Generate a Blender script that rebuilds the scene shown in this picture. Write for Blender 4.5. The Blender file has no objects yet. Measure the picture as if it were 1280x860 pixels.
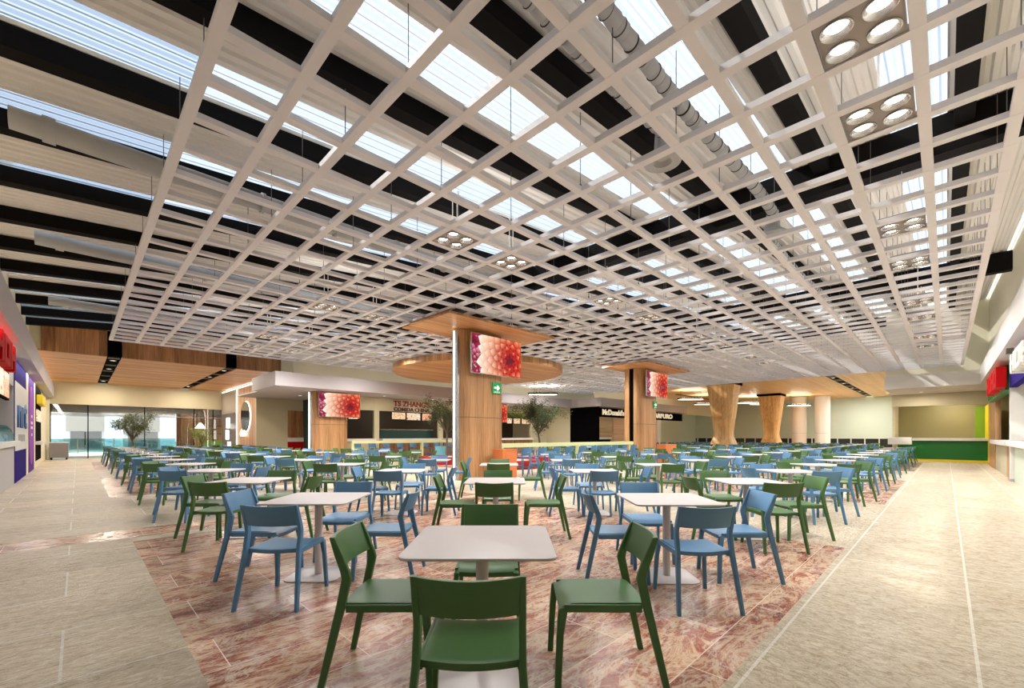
import bpy, bmesh, math, random
from mathutils import Vector, Matrix
C = bpy.context.scene
COL = C.collection
R = math.radians
PI = math.pi

# ------------------------------------------------------------------ camera, sky, sun, exposure
H_CAM = 1.35
cam_d = bpy.data.cameras.new('camera')
cam_d.sensor_width = 36.0
cam_d.lens = 543.0 / 1280.0 * 36.0
cam_d.shift_y = 115.0 / 1280.0
cam_d.clip_end = 300
cam = bpy.data.objects.new('camera', cam_d); COL.objects.link(cam)
cam.location = (0, 0, H_CAM)
cam.rotation_euler = (R(90), 0, R(-45))
C.camera = cam
C.view_settings.view_transform = 'Standard'
C.view_settings.look = 'None'
C.view_settings.gamma = 1.0
C.view_settings.use_curve_mapping = False
C.view_settings.exposure = 0.08

W = bpy.data.worlds.new('sky'); C.world = W; W.use_nodes = True
bg = W.node_tree.nodes['Background']
bg.inputs[0].default_value = (0.74, 0.86, 1.0, 1)
bg.inputs[1].default_value = 2.2

sun_d = bpy.data.lights.new('sun', 'SUN'); sun_d.energy = 8.0; sun_d.angle = R(0.8)
sun_d.color = (1.0, 0.95, 0.86)
sun = bpy.data.objects.new('sun', sun_d); COL.objects.link(sun)
sun.rotation_euler = Vector((0.40, -0.62, -0.58)).to_track_quat('-Z', 'Y').to_euler()
DOWNLIGHT_W = 56.0
SHOP_FILL_W = 34.0
UP_FILL_W = 9.0
COVE = 6.0

# ------------------------------------------------------------------ helpers
class MB:
    def __init__(s): s.v = []; s.f = []; s.m = []
    def quad(s, a, b, c, d, mi=0):
        n = len(s.v); s.v += [tuple(a), tuple(b), tuple(c), tuple(d)]; s.f.append((n, n+1, n+2, n+3)); s.m.append(mi)
    def raw(s, vs, fs, mi=0):
        n = len(s.v); s.v += [tuple(p) for p in vs]
        for f in fs: s.f.append(tuple(n+i for i in f)); s.m.append(mi)
    def box(s, x0, x1, y0, y1, z0, z1, mi=0):
        s.raw([(x0,y0,z0),(x1,y0,z0),(x1,y1,z0),(x0,y1,z0),(x0,y0,z1),(x1,y0,z1),(x1,y1,z1),(x0,y1,z1)],
              [(0,3,2,1),(4,5,6,7),(0,1,5,4),(1,2,6,5),(2,3,7,6),(3,0,4,7)], mi)
    def ring(s, rings, closed=True, cap=True, mi=0):
        n0 = len(s.v); k = len(rings[0])
        for r in rings: s.v += [tuple(p) for p in r]
        for i in range(len(rings)-1):
            for j in range(k if closed else k-1):
                a = n0+i*k+j; b = n0+i*k+(j+1) % k
                s.f.append((a, b, b+k, a+k)); s.m.append(mi)
        if cap:
            s.f.append(tuple(n0+j for j in reversed(range(k)))); s.m.append(mi)
            s.f.append(tuple(n0+(len(rings)-1)*k+j for j in range(k))); s.m.append(mi)
    def tube(s, pts, rad, n=8, mi=0):
        rings = []
        for i, p in enumerate(pts):
            p = Vector(p)
            t = (Vector(pts[min(i+1, len(pts)-1)]) - Vector(pts[max(i-1, 0)])).normalized()
            a = t.orthogonal().normalized() if i == 0 else (pa - t*pa.dot(t)).normalized()
            pa = a; b = t.cross(a); r = rad[i] if isinstance(rad, (list, tuple)) else rad
            rings.append([p + a*r*math.cos(2*PI*j/n) + b*r*math.sin(2*PI*j/n) for j in range(n)])
        s.ring(rings, mi=mi)
    def prism(s, outline, z0, z1, mi=0):
        s.ring([[(x, y, z0) for x, y in outline], [(x, y, z1) for x, y in outline]], mi=mi)
    def mesh(s, name, mats, bevel=0, smooth=None):
        me = bpy.data.meshes.new(name); me.from_pydata(s.v, [], s.f)
        for m in (mats if isinstance(mats, (list, tuple)) else [mats]): me.materials.append(m)
        me.polygons.foreach_set('material_index', s.m)
        if bevel:
            bm = bmesh.new(); bm.from_mesh(me)
            bmesh.ops.remove_doubles(bm, verts=bm.verts, dist=1e-5)
            bm.normal_update()
            es = [e for e in bm.edges if len(e.link_faces) == 2 and e.calc_face_angle(0) > R(35)]
            bmesh.ops.bevel(bm, geom=es, offset=bevel, segments=2, profile=.6, affect='EDGES', clamp_overlap=True)
            bm.to_mesh(me); bm.free()
        if smooth:
            me.polygons.foreach_set('use_smooth', [True]*len(me.polygons))
            me.set_sharp_from_angle(angle=R(smooth))
        me.update(); return me
    def build(s, name, mats, parent=None, bevel=0, smooth=None, **kw):
        return link(name, s.mesh(name, mats, bevel, smooth), parent, **kw)

def link(name, data, parent=None, **kw):
    o = bpy.data.objects.new(name, data); COL.objects.link(o)
    if parent: o.parent = parent
    for k, v in kw.items(): o[k] = v
    return o
def tag(o, label, cat, group=None):
    o['label'] = label; o['category'] = cat
    if group: o['group'] = group
    return o
def thing(name, label, cat, loc=(0, 0, 0), rz=0, group=None):
    o = bpy.data.objects.new(name, None); COL.objects.link(o); o.empty_display_size = .1
    o.location = loc; o.rotation_euler = (0, 0, rz)
    return tag(o, label, cat, group)
def struct(name, mb, mat, **kw):
    o = mb.build(name, mat, **kw); o['kind'] = 'structure'; return o
def sbox(name, x0, x1, y0, y1, z0, z1, mat):
    m = MB(); m.box(x0, x1, y0, y1, z0, z1); return struct(name, m, mat)
def bpart(name, parent, x0, x1, y0, y1, z0, z1, mat, bevel=0, **kw):
    m = MB(); m.box(x0, x1, y0, y1, z0, z1); return m.build(name, mat, parent, bevel, **kw)
def copy_tree(o, parent=None):
    c = o.copy(); COL.objects.link(c)
    if parent: c.parent = parent
    for ch in o.children: copy_tree(ch, c)
    return c
def rrect(hx, hy, r, n=5, cx=0, cy=0):
    out = []
    for (sx, sy, a0) in ((1, 1, 0), (-1, 1, 90), (-1, -1, 180), (1, -1, 270)):
        for k in range(n+1):
            a = R(a0 + 90*k/n); out.append((cx+sx*(hx-r)+r*math.cos(a), cy+sy*(hy-r)+r*math.sin(a)))
    return out
def circ(r, n, cx=0, cy=0): return [(cx+r*math.cos(2*PI*j/n), cy+r*math.sin(2*PI*j/n)) for j in range(n)]

# ------------------------------------------------------------------ materials
def mat(name, col=(.5, .5, .5), rough=.5, metal=0, emit=None, es=0, spec=.5):
    m = bpy.data.materials.new(name); m.use_nodes = True
    b = m.node_tree.nodes['Principled BSDF']
    b.inputs['Base Color'].default_value = (*col, 1); b.inputs['Roughness'].default_value = rough
    b.inputs['Metallic'].default_value = metal; b.inputs['Specular IOR Level'].default_value = spec
    if emit: b.inputs['Emission Color'].default_value = (*emit, 1); b.inputs['Emission Strength'].default_value = es
    return m
def srgb(r, g, b):
    f = lambda c: ((c/255+.055)/1.055)**2.4 if c > 10 else c/255/12.92
    return (f(r), f(g), f(b))
def nodes(m): return m.node_tree.nodes, m.node_tree.links
def coords(m, scale, rot=(0, 0, 0)):
    N, L = nodes(m); t = N.new('ShaderNodeTexCoord'); mp = N.new('ShaderNodeMapping')
    mp.inputs['Scale'].default_value = scale; mp.inputs['Rotation'].default_value = rot
    L.new(t.outputs['Object'], mp.inputs[0]); return mp.outputs[0]
def noise(m, vec, scale=1, detail=6, rough=.6, dist=0):
    N, L = nodes(m); n = N.new('ShaderNodeTexNoise'); L.new(vec, n.inputs['Vector'])
    n.inputs['Scale'].default_value = scale; n.inputs['Detail'].default_value = detail
    n.inputs['Roughness'].default_value = rough; n.inputs['Distortion'].default_value = dist
    return n.outputs['Fac']
def ramp(m, fac, stops):
    N, L = nodes(m); r = N.new('ShaderNodeValToRGB'); L.new(fac, r.inputs[0])
    e = r.color_ramp.elements
    while len(e) < len(stops): e.new(.5)
    for i, (p, c) in enumerate(stops): e[i].position = p; e[i].color = (*c, 1)
    return r.outputs[0]
def mixc(m, fac, a, b, mode='MIX'):
    N, L = nodes(m); x = N.new('ShaderNodeMix'); x.data_type = 'RGBA'; x.blend_type = mode
    if isinstance(fac, (int, float)): x.inputs[0].default_value = fac
    else: L.new(fac, x.inputs[0])
    for i, v in ((6, a), (7, b)):
        if isinstance(v, tuple): x.inputs[i].default_value = (*v, 1)
        else: L.new(v, x.inputs[i])
    return x.outputs[2]
def bump(m, h, strength=.2, dist=.02):
    N, L = nodes(m); b = N.new('ShaderNodeBump'); b.inputs['Strength'].default_value = strength
    b.inputs['Distance'].default_value = dist; L.new(h, b.inputs['Height'])
    L.new(b.outputs[0], N['Principled BSDF'].inputs['Normal'])
def setc(m, c): nodes(m)[1].new(c, nodes(m)[0]['Principled BSDF'].inputs['Base Color'])

def wood(name, grain, dark, mid, light, rough=.45, plank=.16, freq=1.0):
    m = mat(name, mid, rough)
    sc = [14*freq]*3; sc[grain] = .5
    f1 = noise(m, coords(m, tuple(sc)), 1, 5, .65, .4)
    sc2 = [60*freq]*3; sc2[grain] = 1.2
    f2 = noise(m, coords(m, tuple(sc2)), 1, 3, .6)
    c = ramp(m, f1, [(.28, dark), (.5, mid), (.72, light)])
    c = mixc(m, .4, c, ramp(m, f2, [(.35, dark), (.65, light)]))
    sc3 = [1/plank]*3; sc3[grain] = .05
    N, L = nodes(m); w = N.new('ShaderNodeTexWhiteNoise'); w.noise_dimensions = '3D'
    fl = N.new('ShaderNodeVectorMath'); fl.operation = 'FLOOR'
    L.new(coords(m, tuple(sc3)), fl.inputs[0]); L.new(fl.outputs[0], w.inputs['Vector'])
    c = mixc(m, .35, c, ramp(m, w.outputs['Value'], [(0, dark), (1, light)]))
    setc(m, c); return m

def floor_mat(name, c1, c2, c3, streak, bw, rh, mortar, off=.5, ms=.012, rough=.28, bstr=.25, vein=False, rot=0.0, shift=(0, 0, 0)):
    m = mat(name, c1, rough)
    v = coords(m, streak)
    if vein:
        f = noise(m, v, 1.0, 9, .70, 1.0)
        c = ramp(m, f, vein)
        for sc_, sh, w_, am in ((.8, 3.1, .012, .7), (1.9, 7.7, .014, .45), (3.6, 11.0, .02, .3)):
            v2 = coords(m, tuple(q*sc_ for q in (streak[0]*1.3, streak[1]*.8, 1)))
            mp2 = [n_ for n_ in m.node_tree.nodes if n_.type == 'MAPPING'][-1]; mp2.inputs['Location'].default_value = (sh, sh*.7, sh)
            g = noise(m, v2, 1.0, 6, .62, 1.4)
            c = mixc(m, ramp(m, g, [(.5-w_*2.2, (0, 0, 0)), (.5, (am,)*3), (.5+w_*2.2, (0, 0, 0))]), c, srgb(226, 206, 182))
    else:
        f = noise(m, v, 1.5, 9, .76, .6)
        c = ramp(m, f, [(.30, c2), (.5, c1), (.70, c3)])
        big = noise(m, coords(m, (.9, .9, 1)), 1, 3, .5)
        c = mixc(m, .25, c, ramp(m, big, [(.3, c2), (.7, c3)]))
        fine = noise(m, coords(m, tuple(q*5 for q in streak)), 1, 6, .75, 1.0)
        c = mixc(m, .55, c, ramp(m, fine, [(.36, c2), (.5, c1), (.62, c3)]))
        N, L = nodes(m); ad = N.new('ShaderNodeMath'); ad.operation = 'ADD'; L.new(f, ad.inputs[0]); L.new(fine, ad.inputs[1]); f = ad.outputs[0]
    N, L = nodes(m)
    t = N.new('ShaderNodeTexCoord'); mp = N.new('ShaderNodeMapping'); L.new(t.outputs['Object'], mp.inputs[0])
    mp.inputs['Rotation'].default_value = (0, 0, rot); mp.inputs['Location'].default_value = shift
    b = N.new('ShaderNodeTexBrick'); L.new(mp.outputs[0], b.inputs['Vector'])
    b.offset = off; b.inputs['Scale'].default_value = 1
    b.inputs['Brick Width'].default_value = bw; b.inputs['Row Height'].default_value = rh
    b.inputs['Mortar Size'].default_value = ms/2; b.inputs['Mortar Smooth'].default_value = .1
    tv = (.60, .98) if vein else (.90, 1.06)
    b.inputs['Color1'].default_value = (tv[0],)*3+(1,); b.inputs['Color2'].default_value = (tv[1],)*3+(1,)
    b.inputs['Mortar'].default_value = (1, 1, 1, 1)
    c = mixc(m, 1.0, c, b.outputs['Color'], 'MULTIPLY')
    c = mixc(m, b.outputs['Fac'], c, mortar)
    setc(m, c)
    bump(m, f, bstr, .03 if vein else .035)
    return m

M = {}
beige = (srgb(226, 209, 180), srgb(168, 142, 106), srgb(248, 238, 218))
M['floor_left'] = floor_mat('travertine', *beige, (2.2, 7, 1), 1.8, .9, srgb(244, 236, 222), .5, .015, .26, .9, shift=(-.83, .16, 0))
M['floor_right'] = floor_mat('travertine_polished', *beige, (5, 3.0, 1), 6.0, .93, srgb(242, 235, 220), 0, .018, .24, .9, shift=(0, .13, 0))
M['floor_red'] = floor_mat('red_marble', (0,)*3, (0,)*3, (0,)*3, (1.5, 4.2, 1), 1.27, .475, srgb(226, 205, 186), .5, .006, .27, .12,
    vein=[(.34, srgb(120, 54, 40)), (.42, srgb(148, 76, 56)), (.47, srgb(166, 98, 74)), (.50, srgb(192, 140, 108)), (.53, srgb(222, 192, 158)), (.57, srgb(172, 108, 82)), (.66, srgb(134, 64, 48))], shift=(0, -.12, 0))
M['wood'] = wood('oak_slats_upright', 2, srgb(108, 66, 34), srgb(184, 132, 82), srgb(222, 176, 124), plank=.18, freq=.6)
M['wood_x'] = wood('oak_boards', 0, srgb(140, 84, 40), srgb(206, 148, 92), srgb(238, 190, 134), plank=.3, freq=.32)
M['wood_dark'] = wood('walnut_upright', 2, srgb(84, 48, 24), srgb(160, 104, 62), srgb(208, 156, 108), plank=.3, freq=.42)
M['wood_pale'] = wood('ash_boards', 0, srgb(196, 150, 104), srgb(226, 182, 134), srgb(240, 204, 160))
M['green'] = mat('green_plastic', srgb(62, 102, 50), .45)
M['blue'] = mat('blue_plastic', srgb(80, 126, 162), .45)
M['tabletop'] = mat('warm_grey_laminate', srgb(192, 184, 181), .42)
M['tablemetal'] = mat('greige_powder_coat', srgb(208, 200, 198), .4)
M['cream'] = mat('cream_paint', srgb(230, 223, 196), .7)
M['olive'] = mat('olive_beige_paint', srgb(196, 188, 158), .7)
M['sage'] = mat('pale_sage_paint', srgb(202, 212, 196), .7)
M['white'] = mat('white_paint', srgb(222, 218, 212), .5)
M['fascia'] = mat('pale_grey_paint', srgb(178, 171, 172), .6)
M['grid'] = mat('white_grid_metal', srgb(226, 222, 224), .5)
M['black'] = mat('black_steel', srgb(22, 19, 18), .85, spec=.1)
M['blackpanel'] = mat('black_gloss_panel', srgb(7, 6, 7), .9, spec=.02)
M['dark'] = mat('dark_interior', srgb(70, 60, 46), .6)
M['duct'] = mat('galvanised_duct', srgb(178, 178, 178), .55)
M['grey'] = mat('grey_panel', srgb(176, 172, 170), .6)
M['red'] = mat('red_plastic', srgb(172, 8, 12), .7, spec=.1)
M['redtext'] = mat('red_letters', srgb(150, 20, 24), .4)
M['brown'] = mat('brown_letters', srgb(86, 28, 20), .5)
M['indigo'] = mat('indigo_panel', srgb(38, 22, 110), .8, spec=.05)
M['bluetext'] = mat('blue_letters', srgb(44, 92, 150), .4)
M['purple'] = mat('purple_panel', srgb(84, 40, 130), .7, spec=.1)
M['lilac'] = mat('lilac_panel', srgb(146, 82, 174), .7, spec=.1)
M['yellow'] = mat('yellow_panel', srgb(232, 204, 20), .5)
M['kgreen'] = mat('deep_green_panel', srgb(10, 104, 30), .35)
M['lime'] = mat('lime_panel', srgb(120, 160, 30), .5)
M['rail'] = mat('pale_lime_metal', srgb(226, 228, 168), .5)
M['terracotta'] = mat('orange_board', srgb(206, 118, 66), .5)
M['teal'] = mat('dark_teal_panel', srgb(20, 62, 56), .4)
M['cyan'] = mat('cyan_upholstery', srgb(120, 196, 214), .6)
M['chrome'] = mat('brushed_steel', srgb(190, 190, 190), .25, .9)
M['bark'] = mat('olive_bark', srgb(104, 88, 70), .9)
M['leaf'] = mat('olive_leaves', srgb(74, 86, 50), .6)
M['leaf2'] = mat('green_leaves', srgb(120, 140, 60), .6)
M['signgreen'] = mat('exit_sign_green', srgb(10, 140, 76), .5, emit=srgb(10, 140, 76), es=.35)
M['whiteglow'] = mat('lit_white', (1, 1, 1), .5, emit=(1, .97, .92), es=2.2)
M['led'] = mat('led_warm', (1, 1, 1), .5, emit=(1.0, .86, .66), es=COVE)
M['ledwhite'] = mat('led_neutral', (1, 1, 1), .5, emit=(1.0, .93, .8), es=4)
M['signwhite'] = mat('sign_white', (.9, .9, .9), .5, emit=(1, 1, 1), es=.3)
M['upward_fill'] = mat('uplight_diffuser', (1, 1, 1), .5, emit=(1, .9, .74), es=22)
M['lamp'] = mat('spot_lamp', (1, 1, 1), .5, emit=(1.0, .93, .84), es=26)
M['housing'] = mat('lamp_housing', srgb(150, 140, 134), .35, .6)
M['signcream'] = mat('cream_sign_letters', srgb(236, 226, 200), .4, emit=srgb(236, 220, 190), es=.5)
def glass(name, tint, rough=.02, mixf=.85):
    m = bpy.data.materials.new(name); m.use_nodes = True; N = m.node_tree.nodes; L = m.node_tree.links
    N.remove(N['Principled BSDF'])
    t = N.new('ShaderNodeBsdfTransparent'); t.inputs[0].default_value = (*tint, 1)
    g = N.new('ShaderNodeBsdfGlossy'); g.inputs['Roughness'].default_value = rough
    x = N.new('ShaderNodeMixShader'); x.inputs[0].default_value = 1-mixf
    L.new(t.outputs[0], x.inputs[1]); L.new(g.outputs[0], x.inputs[2]); L.new(x.outputs[0], N['Material Output'].inputs[0]); return m
M['glass'] = glass('clear_glass', (.96, .98, .97), .02, .88)
M['tealglass'] = glass('teal_glass', (.45, .72, .72), .03, .8)
def skylight_mat(name, tr):
    m = bpy.data.materials.new(name); m.use_nodes = True; N = m.node_tree.nodes; L = m.node_tree.links
    N.remove(N['Principled BSDF'])
    t = N.new('ShaderNodeBsdfTransparent'); t.inputs[0].default_value = (*tr, 1)
    g = N.new('ShaderNodeBsdfTranslucent'); g.inputs[0].default_value = (.85, .9, 1.0, 1)
    a = N.new('ShaderNodeAddShader'); N2 = N.new('ShaderNodeMixShader'); N2.inputs[0].default_value = .15
    L.new(t.outputs[0], N2.inputs[1]); L.new(g.outputs[0], N2.inputs[2]); L.new(N2.outputs[0], N['Material Output'].inputs[0]); return m
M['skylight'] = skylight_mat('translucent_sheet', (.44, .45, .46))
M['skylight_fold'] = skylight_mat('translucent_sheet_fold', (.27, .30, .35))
M['roof'] = mat('beige_steel_sheet', srgb(226, 222, 216), .6)

# ------------------------------------------------------------------ setting: floor
U_L, V_R = -1.28, -1.46
us = [-8, -1.2, .5, 6.56, 11.2, 17.7, 22.4, 30, 53]
vs = [-8, .86, 7.36, 7.65, 8.35, 12.97, 19.5, 24.2, 31, 37]
def fm(u, v):
    ub = .5 < u < 6.56 or 11.2 < u < 17.7 or 22.4 < u < 30
    vb = .86 < v < 7.36 or 12.97 < v < 19.5 or (24.2 < v < 31)
    if ub and vb: return 1
    if 7.65 < v < 8.35 and -1.2 < u < 6.56: return 1
    return 2 if v < .86 and u > .2 else 0
mb = MB()
for i in range(len(us)-1):
    for j in range(len(vs)-1):
        a, b, c, d = us[i], us[i+1], vs[j], vs[j+1]
        mb.quad((a, c, 0), (b, c, 0), (b, d, 0), (a, d, 0), fm((a+b)/2, (c+d)/2))
mb.box(-8, 53, -8, 37, -.12, -.01, 0)
struct('floor', mb, [M['floor_left'], M['floor_red'], M['floor_right']])

# roof: corrugated sheets rising along u, with translucent strips
HR = 4.25; Z0 = H_CAM + HR; SL = .0755
def zr(u): return Z0 + SL*u
strips = [6.06 + 2.025*k for k in range(-4, 10)]
def in_strip(v): return any(s <= v <= s+.66 for s in strips)
UE = 33.0
mb = MB(); pitch = .165; prof = [(0, 0), (.06, 0), (.085, .035), (.14, .035)]
v = V_R - .2; pts = []
while v < 25.2:
    for dx, dz in prof: pts.append((v+dx, dz))
    v += pitch
for i in range(len(pts)-1):
    (va, za), (vb, zb) = pts[i], pts[i+1]
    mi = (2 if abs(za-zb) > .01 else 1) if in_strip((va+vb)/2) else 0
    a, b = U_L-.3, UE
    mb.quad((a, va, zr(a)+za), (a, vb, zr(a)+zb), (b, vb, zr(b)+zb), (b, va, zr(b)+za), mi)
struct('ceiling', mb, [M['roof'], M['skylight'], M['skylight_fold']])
def beam_x(v0, v1, d, u0=U_L, u1=32.0):
    m = MB()
    vs_ = [(u0, v0, zr(u0)-.005), (u0, v1, zr(u0)-.005), (u1, v1, zr(u1)-.005), (u1, v0, zr(u1)-.005)]
    m.raw([(x, y, z-d) for x, y, z in vs_] + vs_, [(0,1,2,3),(4,7,6,5),(0,4,5,1),(1,5,6,2),(2,6,7,3),(3,7,4,0)])
    return m
k = 0
for n in range(-4, 11):
    v0 = 6.76 + 1.765*n
    if v0 < V_R or v0 > 23.9: continue
    o = beam_x(v0, v0+.22, .24).build('roof_beam', M['black']); o['kind'] = 'structure'
for uc in (9.55, 20.7, 31.95):
    m = MB(); m.box(uc-.14, uc+.14, V_R, 24.1, zr(uc)-.62, zr(uc)-.02); o = m.build('roof_girder', M['black']); o['kind'] = 'structure'

# walls above the shop fronts
def up_wall(name, x0, x1, y0, y1, z0, m_): return sbox(name, x0, x1, y0, y1, z0, 9.0, m_)
sbox('ceiling_sun_block', 32.95, 56, -3, 31, 5.62, 5.8, M['cream'])  # unseen slab added above the far wood ceiling to block stray sun
sbox('wall_end', 32.7, 32.9, 2.3, 24.3, 5.16, 9, M['cream'])
up_wall('wall_left', U_L-.3, U_L, -1.46, 37, 4.0, M['cream'])
up_wall('wall_right', U_L, 37, V_R-.3, V_R, 4.0, M['cream'])
sbox('wall_left_lower', -2.6, -2.5, -2.4, 37, 0, 4.0, M['grey'])
sbox('wall_right_lower', -2.5, 36.0, -2.7, -2.6, 0, 4.0, M['olive'])
sbox('trim_1', -2.5, U_L, -2.6, 37, 3.57, 4.0, M['fascia'])
sbox('trim_2', U_L, 35.0, -2.6, V_R, 3.57, 4.0, M['white'])
# fascia bulkheads with coves
def fascia(name, x0, x1, y0, y1, z0, z1, m_):
    return sbox(name, x0, x1, y0, y1, z0, z1, m_)
fascia('trim_3', U_L, -.96, -1.0, 36.9, 3.57, 4.27, M['fascia'])
fascia('trim_4', -.96, 27.3, V_R, -1.02, 3.57, 4.27, M['white'])  # brighter light on this side put into the colour; same fascia as left
def strip_light(name, x0, x1, y0, y1, z0, z1, label, key='led'):
    m = MB(); m.box(x0, x1, y0, y1, z0, z1); o = m.build(name, M[key]); tag(o, label, 'light strip'); return o
strip_light('led_strip', U_L+.03, U_L+.07, 2, 36.8, 4.275, 4.30, 'warm light strip lying on top of the left shop fascia')
strip_light('led_strip', 2, 27.2, V_R+.03, V_R+.07, 4.275, 4.30, 'warm light strip lying on top of the right shop fascia')

# ---- end wall on the left (v = 37) with glazing
sbox('wall_back', -1.28, 7.6, 37.0, 37.3, 3.25, 5.2, M['olive'])
sbox('wall_back_post', -2.5, -1.15, 36.9, 37.2, 0, 4.0, M['cream'])
t = thing('glass_shopfront', 'long clear glass front with thin dark frames below the beige end wall at left', 'window', (0, 37.1, 0))
bpart('pane', t, -1.12, 7.3, -.01, .01, 0.02, 3.23, M['glass'])
for x in (-1.13, .45, 3.1, 5.75, 6.85): bpart('mullion', t, x-.025, x+.025, -.04, .04, 0.0, 3.24, M['black'])
bpart('transom', t, -1.12, 7.3, -.03, .03, 2.62, 2.66, M['chrome'])
bpart('door_handle', t, .30, .34, -.09, -.05, .8, 1.6, M['black'])
# ---- outdoors beyond the glass
sbox('path', -14, 20, 37, 75, -.1, -.005, mat('pale_paving', srgb(214, 204, 190), .6))
sbox('canopy_slab', -6, 9, 37.3, 44.5, 2.78, 3.6, mat('grey_soffit', srgb(104, 98, 96), .2))
m_ = mat('white_render', srgb(240, 240, 240), .7)
t = thing('outside_building', 'white building with grey shutters seen through the glass front at left', 'building', (0, 60, 0))
bpart('wall', t, -.97, 1.94, 0, 4, 0, 9, m_); bpart('wall', t, 3.4, 6.3, 0, 4, 0, 9, m_)
for x0, x1 in ((-.5, 1.7), (3.7, 6.1)): bpart('shutter', t, x0, x1, -.15, 0, .1, 1.8, mat('grey_shutter', srgb(130, 128, 128), .6))
for x0, x1 in ((-.8, 1.9), (3.5, 6.25)): bpart('panel', t, x0, x1, -.10, 0, 1.81, 4.4, mat('stone_panel', srgb(196, 188, 178), .6))
t = thing('glass_balustrade', 'low teal glass balustrade outside the glass front', 'balustrade', (0, 46, 0))
bpart('pane', t, -5, 9, -.01, .01, .1, 1.15, M['tealglass'])
for x in range(-4, 9, 2): bpart('post', t, x-.03, x+.03, -.03, .03, 0, 1.2, M['chrome'])

# ---- left wood ceiling and its upright face
WZ = 4.57
mb = MB(); mb.box(-1.27, .85, 24.1, 37, WZ, WZ+.06); mb.box(1.31, 4.95, 24.1, 37, WZ, WZ+.06); mb.box(5.4, 7.35, 24.1, 37, WZ, WZ+.06)
struct('wood_ceiling_panels', mb, M['wood_x'])
mb = MB(); mb.box(-.98, .85, 24.04, 24.1, WZ, 5.62); mb.box(1.31, 4.95, 24.04, 24.1, WZ, 5.62); mb.box(5.4, 7.35, 24.04, 24.1, WZ, 5.62)
struct('wood_bulkhead', mb, M['wood_dark'])
for a, b in ((.85, 1.31), (4.95, 5.4)):
    t = thing('slot_diffuser', 'black slot air diffuser in the left wood ceiling, ' + ('nearer the left wall' if a < 2 else 'nearer the round mirror'), 'air diffuser', ((a+b)/2, 24.1, WZ))
    bpart('channel', t, -.225, .225, 0, 12.8, .05, .12, M['blackpanel'])
    bpart('upright_channel', t, -.225, .225, -.0, .05, .1, 1.05, M['blackpanel'])
    for q in range(5): bpart('grille', t, -.18, .18, .4+q*2.5, .8+q*2.5, .03, .05, M['dark'])
sbox('wall_back_upper', -1.28, 33, 24.25, 24.4, 4.64, 9, M['cream'])
# right-hand side wall of the left alcove (u = 7.35), mirror and lit sign
sbox('wall_alcove', 7.4, 7.6, 28.42, 37, 0, 4.57, M['wood'])
sbox('wall_alcove_panel', 7.34, 7.4, 32.7, 36.9, 2.9, 4.4, mat('taupe_panel', srgb(170, 160, 148), .5))
sbox('wall_alcove_glass', 7.34, 7.4, 32.7, 36.9, 0, 2.88, mat('smoked_glass', srgb(130, 122, 118), .15))
strip_light('led_strip', 7.3, 7.34, 32.62, 32.68, .02, 4.4, 'upright lit strip left of the round mirror', 'ledwhite')
strip_light('led_strip', 7.36, 7.4, 28.5, 36.9, 4.44, 4.48, 'level lit strip over the wood wall that carries the round mirror', 'ledwhite')
for k, (v_, z0, z1) in enumerate(((34.6, 1.9, 2.6), (34.8, 1.1, 1.75), (34.3, .45, .95))):
    pm = MB(); pm.box(7.31, 7.335, v_, v_+.8, z0, z1)
    tag(pm.build('poster', M['whiteglow']), ['lit white poster, topmost of three on smoked glass', 'lit white poster, middle one of three on smoked glass', 'lit white poster, lowest of three on smoked glass'][k], 'poster')
t = thing('round_mirror', 'round dark mirror with glowing rim on the wood wall', 'mirror', (7.38, 30.6, 2.55))
mb = MB(); mb.ring([[(-.04, .92*math.cos(a), .92*math.sin(a)) for a in [2*PI*j/40 for j in range(40)]], [(-.09, .92*math.cos(a), .92*math.sin(a)) for a in [2*PI*j/40 for j in range(40)]]])
mb.build('mirror_disc', mat('smoked_mirror', srgb(80, 76, 70), .08, .8), t)
mb = MB(); mb.ring([[(-.005, .95*math.cos(a), .95*math.sin(a)) for a in [2*PI*j/40 for j in range(40)]], [(-.03, .95*math.cos(a), .95*math.sin(a)) for a in [2*PI*j/40 for j in range(40)]]])
mb.build('glowing_rim', M['ledwhite'], t)

def text(name, s, size, loc, rot, m_, ext=.03, parent=None, width=None, bold=0.0, align='LEFT'):
    cu = bpy.data.curves.new(name, 'FONT'); cu.body = s; cu.size = size; cu.extrude = ext; cu.offset = bold; cu.align_x = align
    cu.resolution_u = 3
    o = bpy.data.objects.new(name, cu); COL.objects.link(o)
    bpy.context.view_layer.update()
    dg = bpy.context.evaluated_depsgraph_get()
    me = bpy.data.meshes.new_from_object(o.evaluated_get(dg))
    w = o.dimensions.x
    bpy.data.objects.remove(o)
    me.materials.clear(); me.materials.append(m_)
    if width:
        k = width/max(w, .01)
        for vv in me.vertices: vv.co.x *= k
    ob = link(name, me, parent); ob.location = loc; ob.rotation_euler = rot
    return ob
ROT_F, ROT_L, ROT_R, ROT_B = (R(90), 0, 0), (R(90), 0, R(90)), (R(90), 0, R(180)), (R(90), 0, R(-90))
tag(text('lit_sign', 'doxi', .55, (7.3, 31.6, 1.36), ROT_B, M['ledwhite'], .03, bold=.01), 'small glowing white letters under the round mirror', 'sign')

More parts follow.
